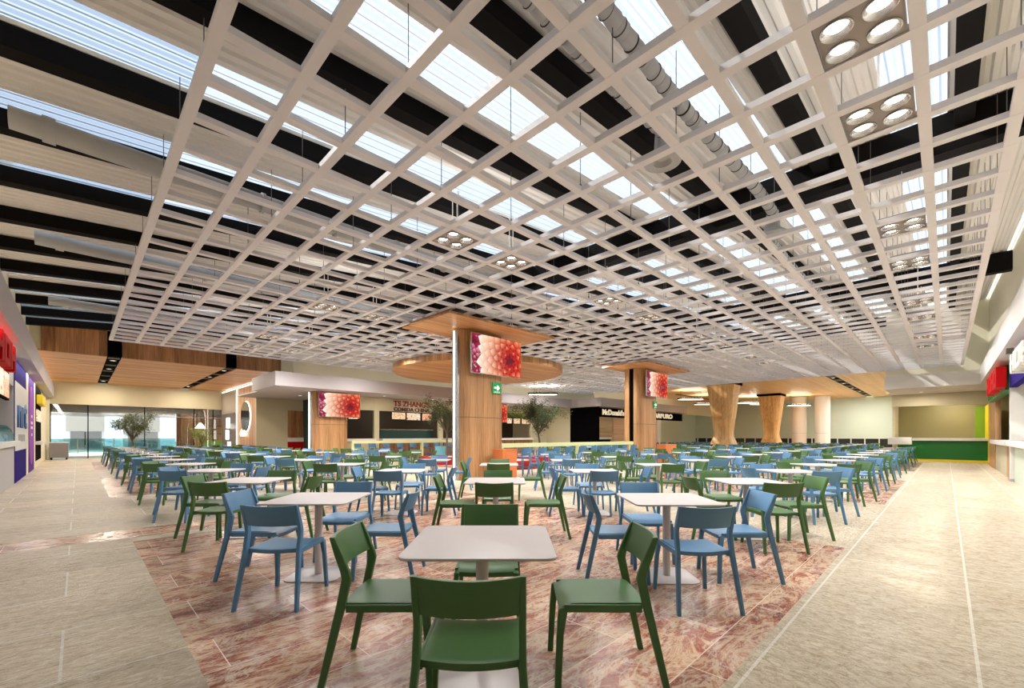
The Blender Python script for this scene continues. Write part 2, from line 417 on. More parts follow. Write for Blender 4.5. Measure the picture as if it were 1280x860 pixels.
# ---- far store block (v = 20.7 .. 28)
fascia('trim_5', 6.1, 27.5, 20.7, 21.0, 3.57, 4.2, M['fascia'])
fascia('trim_6', 6.1, 6.35, 21.0, 24.3, 3.57, 4.2, M['fascia'])
fascia('trim_7', 6.35, 27.5, 21.0, 28.4, 3.57, 3.62, M['fascia'])
sbox('wall_cove', 7.4, 33, 22.4, 22.5, 3.62, 5.6, M['cream'])
strip_light('led_strip', 7.5, 27.0, 21.05, 21.1, 4.0, 4.05, 'warm light strip in the cove over the far shop fascia')
sbox('wall_far_beige', 7.35, 10.1, 28.4, 28.6, 0, 3.57, M['olive'])
sbox('wall_store_back', 10.1, 27.5, 27.4, 27.6, 0, 3.57, M['dark'])
sbox('wall_store_side', 9.95, 10.1, 23.5, 28.4, 0, 3.57, M['teal'])
# header over openings and piers
sbox('wall_store_header', 10.1, 27.5, 23.45, 23.6, 2.83, 3.57, M['olive'])
for x in (12.15, 16.7, 21.6, 25.6): sbox('wall_store_pier', x, x+.32, 23.44, 23.62, 0, 3.57, M['olive'])
sbox('wall_store_right', 25.9, 27.5, 23.44, 23.62, 0, 2.83, M['olive'])
def counter(x0, x1, label, front):
    t = thing('shop_counter', label, 'counter', ((x0+x1)/2, 23.4, 0)); h = (x1-x0)/2-.02
    bpart('counter_top', t, -h, h, -.28, .35, 1.05, 1.2, M['white'], .01)
    bpart('counter_front', t, -h, h, -.14, .02, 0.0, 1.05, front)
counter(10.15, 12.14, 'pale topped shop counter right of the wood pillar with the far screen', M['olive'])
counter(12.5, 16.68, 'long pale topped counter under the red and brown shop letters', M['wood_dark'])
counter(17.05, 21.58, 'pale topped counter behind the big front pillar', M['wood_dark'])
counter(21.95, 25.58, 'pale topped brown counter behind the olive tree in the middle', M['wood_dark'])
t = thing('display_cabinet', 'dark teal glass display cabinet on the counter below the menu screens', 'cabinet', (14.7, 23.95, 1.2))
bpart('case', t, -1.9, 1.9, 0, .5, 0, .5, M['teal'], .02); bpart('lid', t, -1.9, 1.9, -.02, .55, .52, .56, M['chrome'])
t = thing('tall_fridge', 'dark green tall fridge inside the far shop beside the screen pillar', 'fridge', (10.6, 26.0, 0))
bpart('fridge_body', t, -.45, .45, 0, .7, 0, 2.6, M['teal'], .02); bpart('fridge_door', t, -.42, .42, -.05, 0, .1, 2.5, mat('green_glass', srgb(14, 70, 50), .1))
t = thing('shop_sign', 'red and brown two line shop name on the beige wall over the far counter', 'sign', (13.4, 23.43, 0))
text('upper_line', "TS ZHANG'S", .44, (0, 0, 3.16), ROT_F, M['redtext'], .03, t, 2.55, .012)
text('lower_line', 'COMIDA CHINA', .30, (0, 0, 2.87), ROT_F, M['brown'], .02, t, 2.55, .008)
def noise_screen(name, cols, sc):
    m = mat(name, (0, 0, 0), .3); N, L = nodes(m)
    f = noise(m, coords(m, sc), 1, 2, .6)
    c = ramp(m, f, [(.38, cols[0]), (.46, cols[1]), (.56, cols[2]), (.64, cols[3])])
    b = N['Principled BSDF']; L.new(c, b.inputs['Emission Color']); b.inputs['Emission Strength'].default_value = 1.0
    return m
M['menu1'] = noise_screen('menu_yellow', [srgb(240, 190, 110), srgb(250, 236, 200), srgb(200, 110, 50), srgb(255, 240, 200)], (7, 7, 9))
M['menu2'] = noise_screen('menu_white', [srgb(250, 246, 236), srgb(226, 170, 90), srgb(250, 240, 220), srgb(180, 70, 50)], (6, 6, 6))
M['menu3'] = noise_screen('menu_red', [srgb(240, 170, 120), srgb(220, 80, 60), srgb(250, 220, 180), srgb(230, 120, 80)], (8, 8, 8))
def screen(x0, x1, y, z0, z1, key, label, rot='F', group=None):
    t = thing('menu_screen', label, 'screen', ((x0+x1)/2, y, z0), 0, group); h = (x1-x0)/2
    bpart('frame', t, -h-.03, h+.03, -.02, .05, -.03, z1-z0+.03, M['blackpanel'])
    bpart('display', t, -h, h, -.03, -.02, 0, z1-z0, M[key])
for a in (((10.55, 11.15, 23.3, 2.3, 2.85), 'menu2', 'small menu screen with a food bowl beside the far wood pillar'),
          ((13.2, 14.1, 23.3, 2.36, 2.76), 'menu1', 'yellow menu screen, left one under the two line shop name'),
          ((14.2, 15.15, 23.3, 2.33, 2.76), 'menu2', 'white menu screen with dishes, middle one under the two line shop name'),
          ((15.3, 16.0, 23.3, 2.33, 2.76), 'menu3', 'red menu screen, right one under the two line shop name'),
          ((22.75, 23.25, 23.3, 2.3, 2.68), 'menu2', 'menu screen right beside the big front pillar, left of three by the olive tree'),
          ((23.45, 24.15, 23.3, 2.3, 2.68), 'menu1', 'pale menu screen, middle of three behind the olive tree'),
          ((24.35, 25.2, 23.3, 2.3, 2.68), 'menu1', 'pale menu screen, right of three behind the olive tree')):
    screen(*a[0], a[1], a[2])

# ---- second store block (v = 18)
fascia('trim_8', 27.3, 42.3, 18.0, 18.3, 3.57, 4.2, M['fascia'])
fascia('trim_9', 27.3, 27.5, 18.3, 21.0, 3.57, 4.2, M['fascia'])
fascia('trim_10', 27.5, 42.3, 18.3, 22, 3.57, 3.62, M['fascia'])
sbox('wall_cove_right', 28.5, 60, 19.4, 19.5, 3.62, 5.6, M['cream'])
strip_light('led_strip', 27.8, 42.0, 18.4, 18.45, 4.0, 4.05, 'warm light strip in the cove over the black fronted shop')
sbox('wall_black_shop', 27.5, 27.6, 18.35, 21.0, 0, 3.55, M['blackpanel'])
sbox('wall_side_beige', 27.5, 27.6, 21.0, 28.4, 0, 3.57, M['olive'])
sbox('wall_black_header', 27.6, 42.0, 18.35, 18.5, 2.8, 3.5, M['blackpanel'])
sbox('wall_shop_inside', 27.6, 37.5, 20.5, 20.6, 0, 3.55, wood('slat_wall', 0, srgb(110, 90, 60), srgb(170, 144, 104), srgb(200, 176, 136)))
sbox('wall_shop_panel', 29.6, 31.2, 18.4, 18.5, 0, 2.8, M['wood_pale'])
sbox('wall_shop_post', 31.2, 31.6, 18.38, 18.5, 0, 2.8, M['white'])
sbox('wall_shop_post_far', 36.9, 37.5, 18.38, 20.5, 0, 2.8, M['white'])
t = thing('shop_counter', 'white topped black counter in the black fronted shop', 'counter', (28.6, 18.7, 0))
bpart('counter_top', t, -.95, .95, -.2, .4, 1.1, 1.25, M['white']); bpart('counter_front', t, -.9, .9, -.1, .3, 0, 1.1, M['blackpanel'])
tag(text('shop_sign', "McDonald's", .56, (27.95, 18.33, 2.98), ROT_F, M['signcream'], .03, None, 3.1, .02), 'cream shop name letters on black band left of the second pillar', 'sign')
tag(text('shop_sign', "TARPURO", .56, (35.6, 18.33, 2.98), ROT_F, M['signcream'], .03, None, 4.2, .02), 'cream shop name letters on black band right of the second pillar', 'sign')

# ---- right far wood ceiling and far wall
WZ2 = 5.05
mb = MB(); mb.box(32.1, 55, 2.3, 4.85, WZ2, WZ2+.1); mb.box(32.1, 55, 5.35, 19.4, WZ2, WZ2+.1)
struct('wood_ceiling_far', mb, wood('pale_oak_boards', 0, srgb(196, 146, 92), srgb(226, 180, 122), srgb(240, 202, 148)))
t = thing('slot_diffuser', 'long black slot air diffuser in the far right wood ceiling', 'air diffuser', (32.1, 5.1, WZ2))
bpart('channel', t, 0, 20, -.25, .25, .03, .1, M['blackpanel'])
for q in range(8): bpart('grille', t, .6+q*2.4, 1.9+q*2.4, -.2, .2, 0, .03, M['dark'])
t = thing('slot_diffuser', 'thin black slot air diffuser in the wood ceiling behind the second pillar', 'air diffuser', (37.5, 16.9, WZ2-.03))
bpart('channel', t, 0, 9, -.12, .12, 0, .03, M['blackpanel']); bpart('grille', t, .2, 8.8, -.06, .06, -.01, 0, M['dark'])
sbox('wall_far', 53, 53.3, 1.9, 30, 1.15, 5.6, M['sage'])
sbox('wall_far_side', 36.3, 53, 1.9, 2.2, 0, 5.6, M['sage'])
sbox('wall_far_left', 42, 53, 21.5, 21.7, 0, 5.2, M['sage'])
sbox('wall_far_inner', 55, 55.2, 1.9, 30, 0, 1.3, M['dark'])
t = thing('window_strip', 'low strip of dark glazing with white mullions along the far wall', 'window', (53, 0, 0))
bpart('sill_rail', t, -.1, .0, 2.2, 21.5, 1.1, 1.17, M['white'])
bpart('pane', t, .04, .06, 2.2, 21.5, 0.03, 1.1, mat('dark_glazing', srgb(50, 52, 46), .1))
q = 2.3
while q < 21.4: bpart('mullion', t, -.1, .02, q, q+.08, 0, 1.1, M['white']); q += 1.05
strip_light('led_strip', 52.9, 52.95, 2.4, 21.3, 5.15, 5.2, 'light strip along the top of the far wall')
t = thing('service_door', 'brown service door with a red base left of the lit far pillar', 'door', (9.5, 28.39, 0))
bpart('leaf', t, -.45, .45, -.06, 0, 1.25, 2.9, M['wood_dark']); bpart('kick_panel', t, -.45, .45, -.06, 0, 0, 1.0, M['red']); bpart('white_ledge', t, -.45, .45, -.1, 0, 1.0, 1.25, M['white'])
def round_column(x, y, r, z1, label, m_):
    t = thing('round_column', label, 'column', (x, y, 0)); a = MB(); a.prism(circ(r, 32), 0, z1); a.build('shaft', m_, t, smooth=40)
    b = MB(); b.prism(circ(r+.012, 32), 1.6, 1.63); b.build('joint_ring', M['grey'], t, smooth=40)
round_column(49, 10.0, .6, 5.04, 'beige round column before the far wall, nearer the tapered wood pillars', mat('pinkish_plaster', srgb(214, 202, 190), .6))
round_column(49, 8.15, .6, 5.04, 'white round column before the far wall, right of the beige one', M['white'])

# ---- kiosk block closing the right aisle
fascia('trim_11', 27.3, 27.6, V_R, 2.1, 3.57, 4.2, M['white'])
fascia('trim_12', 27.6, 33.5, 1.9, 2.1, 3.57, 4.2, M['white'])
fascia('trim_13', 27.6, 35, V_R, 1.9, 3.57, 3.62, M['white'])
sbox('wall_kiosk_cove', 30.95, 31.1, V_R, 2.3, 3.62, 9, M['cream'])
strip_light('led_strip', 27.8, 27.85, -1.3, 1.8, 4.0, 4.05, 'light strip in the cove over the green counter')
sbox('wall_kiosk_header', 31.4, 31.6, V_R, 2.1, 2.93, 3.57, M['olive'])
sbox('wall_kiosk_back', 34.4, 34.6, -2.6, 2.1, 0, 3.57, mat('olive_paint_dark', srgb(150, 142, 100), .6))
sbox('wall_kiosk_side', 31.6, 34.4, 2.0, 2.1, 0, 3.57, M['olive'])
sbox('trim_14', 34.3, 34.4, V_R, -1.1, 1.2, 2.93, M['lime'])
sbox('trim_15', 31.6, 34.3, V_R-.12, V_R, .0, 2.93, M['yellow'])
t = thing('kiosk_counter', 'deep green counter with white top at the end of the right aisle', 'counter', (32, 0, 0))
bpart('counter_front', t, 0, .3, V_R, 1.9, .12, 1.1, M['kgreen']); bpart('plinth', t, -.03, .3, V_R, 1.9, 0, .12, M['yellow'])
bpart('counter_top', t, -.15, .6, V_R, 1.3, 1.1, 1.24, M['white'], .01)
bpart('end_box', t, -.9, -.42, 1.3, 2.25, .9, 1.28, M['white'], .01)

# ---- shop fronts on the right wall
t = thing('right_shopfront', 'beige shop front with wood panels and white counter on the right wall', 'shop front', (0, V_R, 0))
bpart('wood_panel', t, 26.3, 29.9, -.1, .06, 0, 2.95, M['wood_x'] if False else M['wood'])
bpart('lower_wood_panel', t, 19.95, 21.8, -.1, .04, 0, 1.05, M['wood'])
bpart('lower_panel', t, 21.8, 26.3, -.1, .04, 0, 1.05, M['olive'])
bpart('counter_top', t, 19.9, 26.3, -.3, .22, 1.05, 1.2, M['white'], .01)
bpart('back_panel', t, 19.9, 26.3, -.5, -.45, 1.2, 3.55, M['sage'])
t = thing('shop_divider', 'white upright divider between the two right hand shops', 'divider', (19.7, V_R, 0))
bpart('divider_body', t, -.15, .15, -1.0, .12, 0, 3.5, M['white'])
bpart('divider_base', t, -.16, .16, -1.0, .13, 0, .08, M['grey'])
t = thing('right_shopfront', 'beige shop counter at the right edge under the purple band', 'shop front', (0, V_R, 0))
bpart('lower_panel', t, 9, 19.5, -.1, .04, 0, 1.05, M['sage'])
bpart('counter_top', t, 9, 19.5, -.3, .2, 1.05, 1.2, M['white'], .01)
bpart('back_panel', t, 9, 19.5, -.6, -.55, 1.2, 3.55, M['sage'])
tag(bpart('sign_band', None, 9, 19.5, V_R-.02, V_R+.14, 2.78, 3.56, M['indigo']), 'purple sign band at the right edge of the picture', 'sign')
t = thing('green_sign_board', 'green sign board over the wood panelled shop on the right wall', 'sign', (0, V_R, 0))
bpart('board', t, 19.9, 27.2, .0, .2, 2.75, 3.5, M['kgreen'])
for q in range(18): bpart('leaf_trim', t, 20.0+q*.4, 20.25+q*.4, .2, .25, 2.8+(q % 2)*.3, 3.05+(q % 2)*.3, mat('leafy_green', srgb(40, 140, 50), .5))
def block_letters(name, label, mat_, base, axis, sgn, n, w, h, d, gap):
    """chunky rounded sign letters standing off a wall"""
    t = thing(name, label, 'sign', base)
    for i in range(n):
        a = i*(w+gap)
        for (c0, c1, z0, z1) in ((0, w*.3, 0, h), (w*.7, w, 0, h), (w*.3, w*.7, h*(.38 if i % 2 else .0), h*(.62 if i % 2 else .24)), (w*.3, w*.7, h*.76, h*(1.0 if i % 2 == 0 else .761))):
            m = MB()
            if axis == 'x': m.box(a+c0, a+c1, 0, sgn*d, z0, z1) if sgn > 0 else m.box(a+c0, a+c1, sgn*d, 0, z0, z1)
            else: m.box(0, sgn*d, a+c0, a+c1, z0, z1)
            if z1-z0 > .01: m.build('letter_stroke', mat_, t, .015)
    return t
block_letters('red_block_sign', 'chunky red block sign letters on the green board on the right wall', M['red'], (19.4, V_R+.2, 2.8), 'x', 1, 4, .95, .62, .22, .12)
block_letters('white_block_sign', 'chunky white block sign letters at the right picture edge', M['white'], (11.6, V_R+.14, 2.82), 'x', 1, 4, .9, .44, .26, .15)
t = thing('wall_spotlight', 'small grey floodlight above the white block letters on the right wall', 'floodlight', (15.6, V_R+.14, 3.36))
bpart('arm', t, -.04, .04, 0, .3, 0, .05, M['grey']); bpart('head', t, -.1, .1, .2, .32, -.06, .06, M['dark'], .01)

# ---- shop fronts on the left wall
t = thing('left_shopfront', 'grey shop counter with white top and recess at the left edge', 'shop front', (U_L, 0, 0))
bpart('lower_panel', t, -.2, .01, 8, 18.65, 0, 1.08, M['grey']); bpart('counter_top', t, -.4, .14, 8, 18.6, 1.08, 1.22, M['white'], .01)
bpart('back_panel', t, -.62, -.56, 8, 18.65, 1.22, 3.56, M['grey']); bpart('header', t, -.2, 0, 8, 18.65, 2.75, 3.56, M['grey']); bpart('side_cheek', t, -.6, .0, 18.6, 18.69, 0, 3.56, M['grey'])
t = thing('glass_display_case', 'curved glass display case on the left white counter', 'display case', (U_L-.12, 15.6, 1.22))
mb = MB(); n = 8; A = [(.2*math.sin(PI/2*k/n)+0.0, .42*math.cos(PI/2*k/n)) for k in range(n+1)]
mb.ring([[(x, y0, z) for x, z in A] + [(-.15, y0, 0), (-.15, y0, .42)] for y0 in (-2.2, 2.2)]); mb.build('glass_hood', M['tealglass'], t)
bpart('tray', t, -.12, .15, -2.1, 2.1, .005, .05, M['chrome'])
block_letters('red_block_sign', 'chunky red block sign letters at the left picture edge', M['red'], (U_L, 11.2, 2.86), 'y', 1, 4, 1.05, .6, .24, .12)
t = thing('menu_screen', 'warm coloured menu screen under the red block letters at left', 'screen', (U_L+.03, 0, 2.27))
bpart('frame', t, 0, .06, 12.9, 16.3, -.05, .63, M['blackpanel']); 
for q in range(3): bpart('display', t, .06, .07, 13.0+q*1.08, 14.0+q*1.08, 0, .58, M['menu2' if q % 2 else 'menu3'])
t = thing('banner_sign', 'tall indigo and white sign panel with blue letters on the left wall', 'sign', (U_L, 18.7, 0))
bpart('board', t, -.3, .02, 0, 3.8, 0, 3.56, M['indigo']); bpart('white_field', t, .02, .03, 0, 3.8, .92, 2.93, M['white'])
text('logo_letters', 'nrt', 1.35, (.05, .35, 1.62), ROT_L, M['bluetext'], .02, t, 3.0, .02)
for q in range(6): bpart('small_lettering', t, .03, .04, .9+q*.38, 1.14+q*.38, 1.18, 1.4, M['grey'])
sbox('trim_16', U_L-.3, U_L+.03, 22.52, 23.25, 0, 3.57, M['cream'])
t = thing('banner_sign', 'tall purple sign panel with a lilac oval on the left wall', 'sign', (U_L, 23.3, 0))
bpart('board', t, -.3, .02, 0, 3.1, 0, 3.56, M['purple'])
mb = MB(); E = [(1.55+1.25*math.cos(2*PI*j/32), 1.75+1.5*math.sin(2*PI*j/32)) for j in range(32)]
mb.ring([[(.02, y, z) for y, z in E], [(.03, y, z) for y, z in E]]); mb.build('oval', M['lilac'], t)
for q, (a, b, z) in enumerate(((1.3, 1.8, 2.05), (1.1, 2.0, 1.8), (1.1, 2.0, 1.62), (1.35, 1.75, 1.35))): bpart('small_lettering', t, .03, .04, a, b, z, z+.1, M['white'])
sbox('trim_17', U_L-.3, U_L+.02, 26.42, 27.1, 0, 3.57, M['cream'])
t = thing('black_kiosk', 'black shop front with yellow sign and white ledge on the left wall', 'shop front', (U_L, 27.1, 0))
bpart('body', t, -.3, .02, 0, 4.1, .28, 3.5, M['blackpanel']); bpart('plinth', t, -.3, .01, 0, 4.1, 0, .28, M['cream'])
bpart('yellow_sign', t, .02, .2, .8, 3.6, 2.75, 3.15, M['yellow'], .02); bpart('display', t, .02, .06, .5, 3.4, 2.0, 2.5, M['menu1'])
bpart('ledge', t, -.1, .22, .1, 4.0, .98, 1.12, M['white'])
sbox('wall_left_end', U_L-.3, U_L, 31.25, 36.95, 0, 3.57, M['cream'])
t = thing('grey_cart', 'grey box cart on castors by the glass front at left', 'cart', (-.75, 36.0, 0))
bpart('cart_body', t, -.38, .38, -.4, .4, .12, .95, mat('dark_grey_board', srgb(130, 128, 136), .6), .02); bpart('cart_lid', t, -.4, .4, -.42, .42, .95, 1.0, M['white'])
for sx in (-1, 1):
    for sy in (-1, 1): bpart('castor', t, sx*.3-.03, sx*.3+.03, sy*.3-.04, sy*.3+.04, 0, .12, M['black'])

# ------------------------------------------------------------------ suspended grid ceiling
ZG = 4.80; GS = .7035; GU0, GV0 = .85, -.535; NU, NV = 42, 31; BW = .054; BH = .07
t_grid = thing('grid_ceiling', 'large white open cell grid hung below the roof over the seating', 'suspended grid', (0, 0, ZG))
mb = MB()
def uline(k): return GU0 + GS*k
def vline(k): return GV0 + GS*k
for k in range(NU+1): mb.box(uline(k)-BW, uline(k)+BW, vline(0)-BW, vline(NV)+BW, 0, BH)
for k in range(NV+1):
    for i in range(NU): mb.box(uline(i)+BW, uline(i+1)-BW, vline(k)-BW, vline(k)+BW, .002, BH-.002)
mb.build('grid_bars', M['grid'], t_grid)
wc = []
for i in range(0, NU+1, 2):
    for j in range(0, NV+1, 2): wc.append((uline(i)+.02, vline(j)+.02))
wc.sort(key=lambda p: p[0]+p[1])
wire_m = mat('suspension_wire', srgb(90, 84, 80), .5)
def wire_mesh(x, y, m): m.box(x-.004, x+.004, y-.004, y+.004, BH, zr(x)-ZG)
for x, y in wc[:100]:
    m = MB(); wire_mesh(x, y, m); m.box(x-.012, x+.012, y-.012, y+.012, BH, BH+.08); m.build('suspension_wire', wire_m, t_grid)
m = MB()
for x, y in wc[100:]: wire_mesh(x, y, m)
m.build('suspension_wires', wire_m, t_grid, kind='stuff')

# downlight modules set in grid cells
proto = None
ordn = ['first', 'second', 'third', 'fourth', 'fifth', 'sixth', 'seventh', 'eighth', 'ninth', 'tenth', 'eleventh', 'twelfth', 'thirteenth', 'fourteenth', 'fifteenth', 'sixteenth', 'seventeenth', 'eighteenth', 'nineteenth', 'twentieth']
def make_downlight():
    t = thing('ceiling_spotlight', 'x', 'ceiling light', (0, 0, ZG))
    hs = .28
    m = MB(); n = 20
    # bottom plate pierced by four round openings, and the box sides and top
    for sx in (-1, 1):
        for sy in (-1, 1):
            cx, cy = sx*.145, sy*.145
            c_ = [(cx+.12*math.cos(2*PI*(j+.5)/n), cy+.12*math.sin(2*PI*(j+.5)/n), .012) for j in range(n)]
            q_ = []
            for j in range(n):
                a = 2*PI*(j+.5)/n; k_ = .145/max(abs(math.cos(a)), abs(math.sin(a))); q_.append((cx+k_*math.cos(a), cy+k_*math.sin(a), .012))
            m.ring([c_, q_], cap=False)
    m.box(-hs, hs, -hs, hs, .10, .13); m.box(-hs, hs, -hs, -hs+.01, .012, .1); m.box(-hs, hs, hs-.01, hs, .012, .1); m.box(-hs, -hs+.01, -hs, hs, .012, .1); m.box(hs-.01, hs, -hs, hs, .012, .1)
    m.build('housing', M['housing'], t)
    for sx in (-1, 1):
        for sy in (-1, 1):
            m = MB(); cx, cy = sx*.145, sy*.145; n = 20
            m.ring([[(cx+r*math.cos(2*PI*j/n), cy+r*math.sin(2*PI*j/n), z) for j in range(n)] for r, z in ((.122, .02), (.122, .0), (.112, -.006), (.104, .0), (.075, .045))], cap=False)
            b = m.build('lamp_ring', M['chrome'], t, smooth=40)
            m = MB(); m.prism(circ(.075, n, cx, cy), .043, .05); m.build('bulb', M['lamp'], b)
    for s in (-1, 1): bpart('hanging_rod', t, s*.05-.006, s*.05+.006, -.006, .006, .13, .9, M['white'])
    return t
KU = [5, 7, 12, 15, 20, 23, 28, 31]; JV = [1, 9, 17, 24, 27]
al = bpy.data.lights.new('downlight', 'AREA'); al.shape = 'SQUARE'; al.size = .5; al.energy = DOWNLIGHT_W; al.color = (1, .97, .95); al.spread = R(160)
ul = bpy.data.lights.new('upward_fill', 'AREA'); ul.shape = 'SQUARE'; ul.size = 1.2; ul.energy = UP_FILL_W; ul.color = (1, .97, .94)  # unseen upward lamp added above each fixture to brighten roof and grid
proto = make_downlight(); first = True
rowname = ['row nearest the right aisle', 'second row from the right aisle', 'third row from the right aisle', 'fourth row from the right aisle', 'farthest row from the right aisle']
for b, j in enumerate(JV):
    for a, i in enumerate(KU):
        t = proto if first else copy_tree(proto); first = False
        x, y = GU0+GS*(i+.5), GV0+GS*(j+.5)
        t.location = (x, y, ZG)
        tag(t, 'square four lamp ceiling light, %s along the %s' % (ordn[a], rowname[b]), 'ceiling light', 'four lamp lights in the grid ceiling')
        l = bpy.data.objects.new('downlight', al); COL.objects.link(l); l.parent = t; l.location = (0, 0, -.03)
        l = bpy.data.objects.new('upward_fill', ul); COL.objects.link(l); l.parent = t; l.location = (0, 0, .16); l.rotation_euler = (PI, 0, 0)

# ducts
def duct(v_, z, r, u0, u1, label, spiral=False, elbow=False):
    t = thing('air_duct', label, 'duct', (u0, v_, z)); L_ = u1-u0
    m = MB(); n = 20
    if spiral:
        rings = []; q = 0
        while q < L_:
            for dq, dr in ((0, 0), (.12, .008), (.14, -.004)): rings.append([(q+dq, (r+dr)*math.cos(2*PI*j/n)+.05*math.sin(q*.9), (r+dr)*math.sin(2*PI*j/n)+.03*math.sin(q*1.3)) for j in range(n)])
            q += .15
        m.ring(rings)
    else: m.ring([[(q, r*math.cos(2*PI*j/n), r*math.sin(2*PI*j/n)) for j in range(n)] for q in (0, L_)])
    m.build('duct_pipe', M['duct'], t, smooth=40)
    if spiral:
        q = .2
        while q < L_:
            m = MB(); m.ring([[(q+a, (r+.012)*math.cos(2*PI*j/n)+.05*math.sin(q*.9), (r+.012)*math.sin(2*PI*j/n)+.03*math.sin(q*1.3)) for j in range(n)] for a in (0, .006)]); q += .24
            m.build('wire_band', M['dark'], t)
    if not spiral:
        q = .28
        while q < L_:
            m = MB(); w = .12 if q < .3 else .05
            m.ring([[(a, (r+.025)*math.cos(2*PI*j/n), (r+.025)*math.sin(2*PI*j/n)) for j in range(n)] for a in (q, q+w)]); m.build('collar', M['duct'], t, smooth=40); q += 1.25
    if elbow:
        m = MB(); m.ring([[(L_+rr*math.cos(2*PI*j/24), rr*math.sin(2*PI*j/24), z_) for j in range(24)] for rr, z_ in ((r, .1), (r+.03, 0), (r+.04, -.18), (r+.05, -.24), (r+.16, -.33), (r+.17, -.36), (r+.05, -.36), (r+.02, -.30))]); m.build('diffuser', M['duct'], t, smooth=30)
    return t
duct(8.16, 5.28, .135, -.6, 13, 'grey round air duct hung above the left side, nearest of three')
duct(12.75, 5.28, .135, -.6, 13, 'grey round air duct hung above the left side, middle of three')
duct(18.4, 5.28, .13, -.6, 13, 'grey round air duct hung above the left side, farthest of three')
duct(2.62, 5.28, .065, 1.0, 5.4, 'thin ribbed flexible duct ending in a round diffuser, near the top middle', True, True)
duct(2.25, 5.38, .078, 2.4, 9.0, 'thick ribbed flexible duct ending in a round diffuser, beyond the thin one', True, True)
duct(2.8, 5.75, .09, 11.0, 17.5, 'ribbed flexible duct above the grid beyond the first girder', True, True)

# ------------------------------------------------------------------ pillars with canopies and screens
def flower_display(w, h):
    """dahlia picture as flat petals clipped to the screen"""
    rnd = random.Random(5); bm = bmesh.new(); cl = bm.loops.layers.float_color.new('Col')
    def petal(cx, cy, ang, ln, wd, z, base, tip):
        pts = [(-.0, 0), (.25, .42), (.55, .5), (.82, .33), (1.0, 0), (.82, -.33), (.55, -.5), (.25, -.42)]
        c, s = math.cos(ang), math.sin(ang); vsx = []
        mid = bm.verts.new((cx+ln*.55*c, cy+ln*.55*s, z))
        for a, b in pts: x, y = a*ln, b*wd; vsx.append(bm.verts.new((cx+x*c-y*s, cy+x*s+y*c, z)))
        for i in range(8):
            f = bm.faces.new((mid, vsx[i], vsx[(i+1) % 8]))
            for lp in f.loops:
                if lp.vert is mid: col = [base[q]*.97+tip[q]*.03 for q in range(3)]
                else:
                    a = pts[vsx.index(lp.vert)][0]; e = .05
                    col = [base[q]*(1-e)+tip[q]*e for q in range(3)]
                    if a > .9: col = list(tip)
                    elif a > .7: col = [tip[q]*.55+base[q]*.35 for q in range(3)]
                    elif a > .4: col = [base[q]*.45 for q in range(3)]
                lp[cl] = (*col, 1)
    def flower(cx, cy, rmax, warm, z0, N=105):
        for i in range(N, 0, -1):
            r = rmax*math.sqrt(i/N); f = r/rmax; ang = i*2.399963
            if warm:
                # deep pink centre, orange body, white towards lower left
                side = (math.cos(ang-math.pi*1.0)*.5+.5)
                wl = max(0, f*1.05*side**2.2)
                tip = (1.0, min(1, .20+.32*f+.5*wl), min(1, .14+.06*f+.7*wl**1.5))
                base = (.30+.65*f, min(.85, .004+.13*f*f+.3*wl*f), min(.8, .015+.2*wl*f))
            else: tip = (.85, .25+.3*rnd.random(), .45); base = (.30, .005, .05)
            petal(cx+r*.45*math.cos(ang), cy+r*.45*math.sin(ang), ang, .10*rmax+r*.58, (.05*rmax+r*.34), z0+(N-i)*.00004, base, tip)
    flower(-w*.48, h*.30, h*.62, False, 0, 60); flower(-w*.50, -h*.35, h*.55, False, .003, 60)
    flower(w*.24, -h*.06, h*1.12, True, .008)
    for co, no in (((-w/2, 0, 0), (-1, 0, 0)), ((w/2, 0, 0), (1, 0, 0)), ((0, -h/2, 0), (0, -1, 0)), ((0, h/2, 0), (0, 1, 0))):
        bmesh.ops.bisect_plane(bm, geom=bm.verts[:]+bm.edges[:]+bm.faces[:], plane_co=co, plane_no=no, clear_outer=True)
    me = bpy.data.meshes.new('flower_picture'); bm.to_mesh(me); bm.free()
    m = mat('flower_screen', (0, 0, 0), .6, spec=0); N, L = nodes(m); a = N.new('ShaderNodeAttribute'); a.attribute_name = 'Col'
    b = N['Principled BSDF']; L.new(a.outputs['Color'], b.inputs['Emission Color']); b.inputs['Emission Strength'].default_value = 1.05
    me.materials.append(m); return me
FW, FH = 2.1, 1.18
flower_me = flower_display(FW, FH)
M['screenback'] = mat('screen_dark_red', (0, 0, 0), .3, emit=srgb(120, 16, 40), es=.8)
def half_shell(sgn, u0, u1, v_in, v_out, n=20):
    """plan outline bulging from v_in to v_out"""
    out = []
    c = (u0+u1)/2; a = (u1-u0)/2
    for k in range(n+1):
        th = PI*k/n; x = c - a*math.copysign(abs(math.cos(th))**.5, math.cos(th)); y = v_in + (v_out-v_in)*abs(math.sin(th))**.55
        out.append((x, y))
    return out
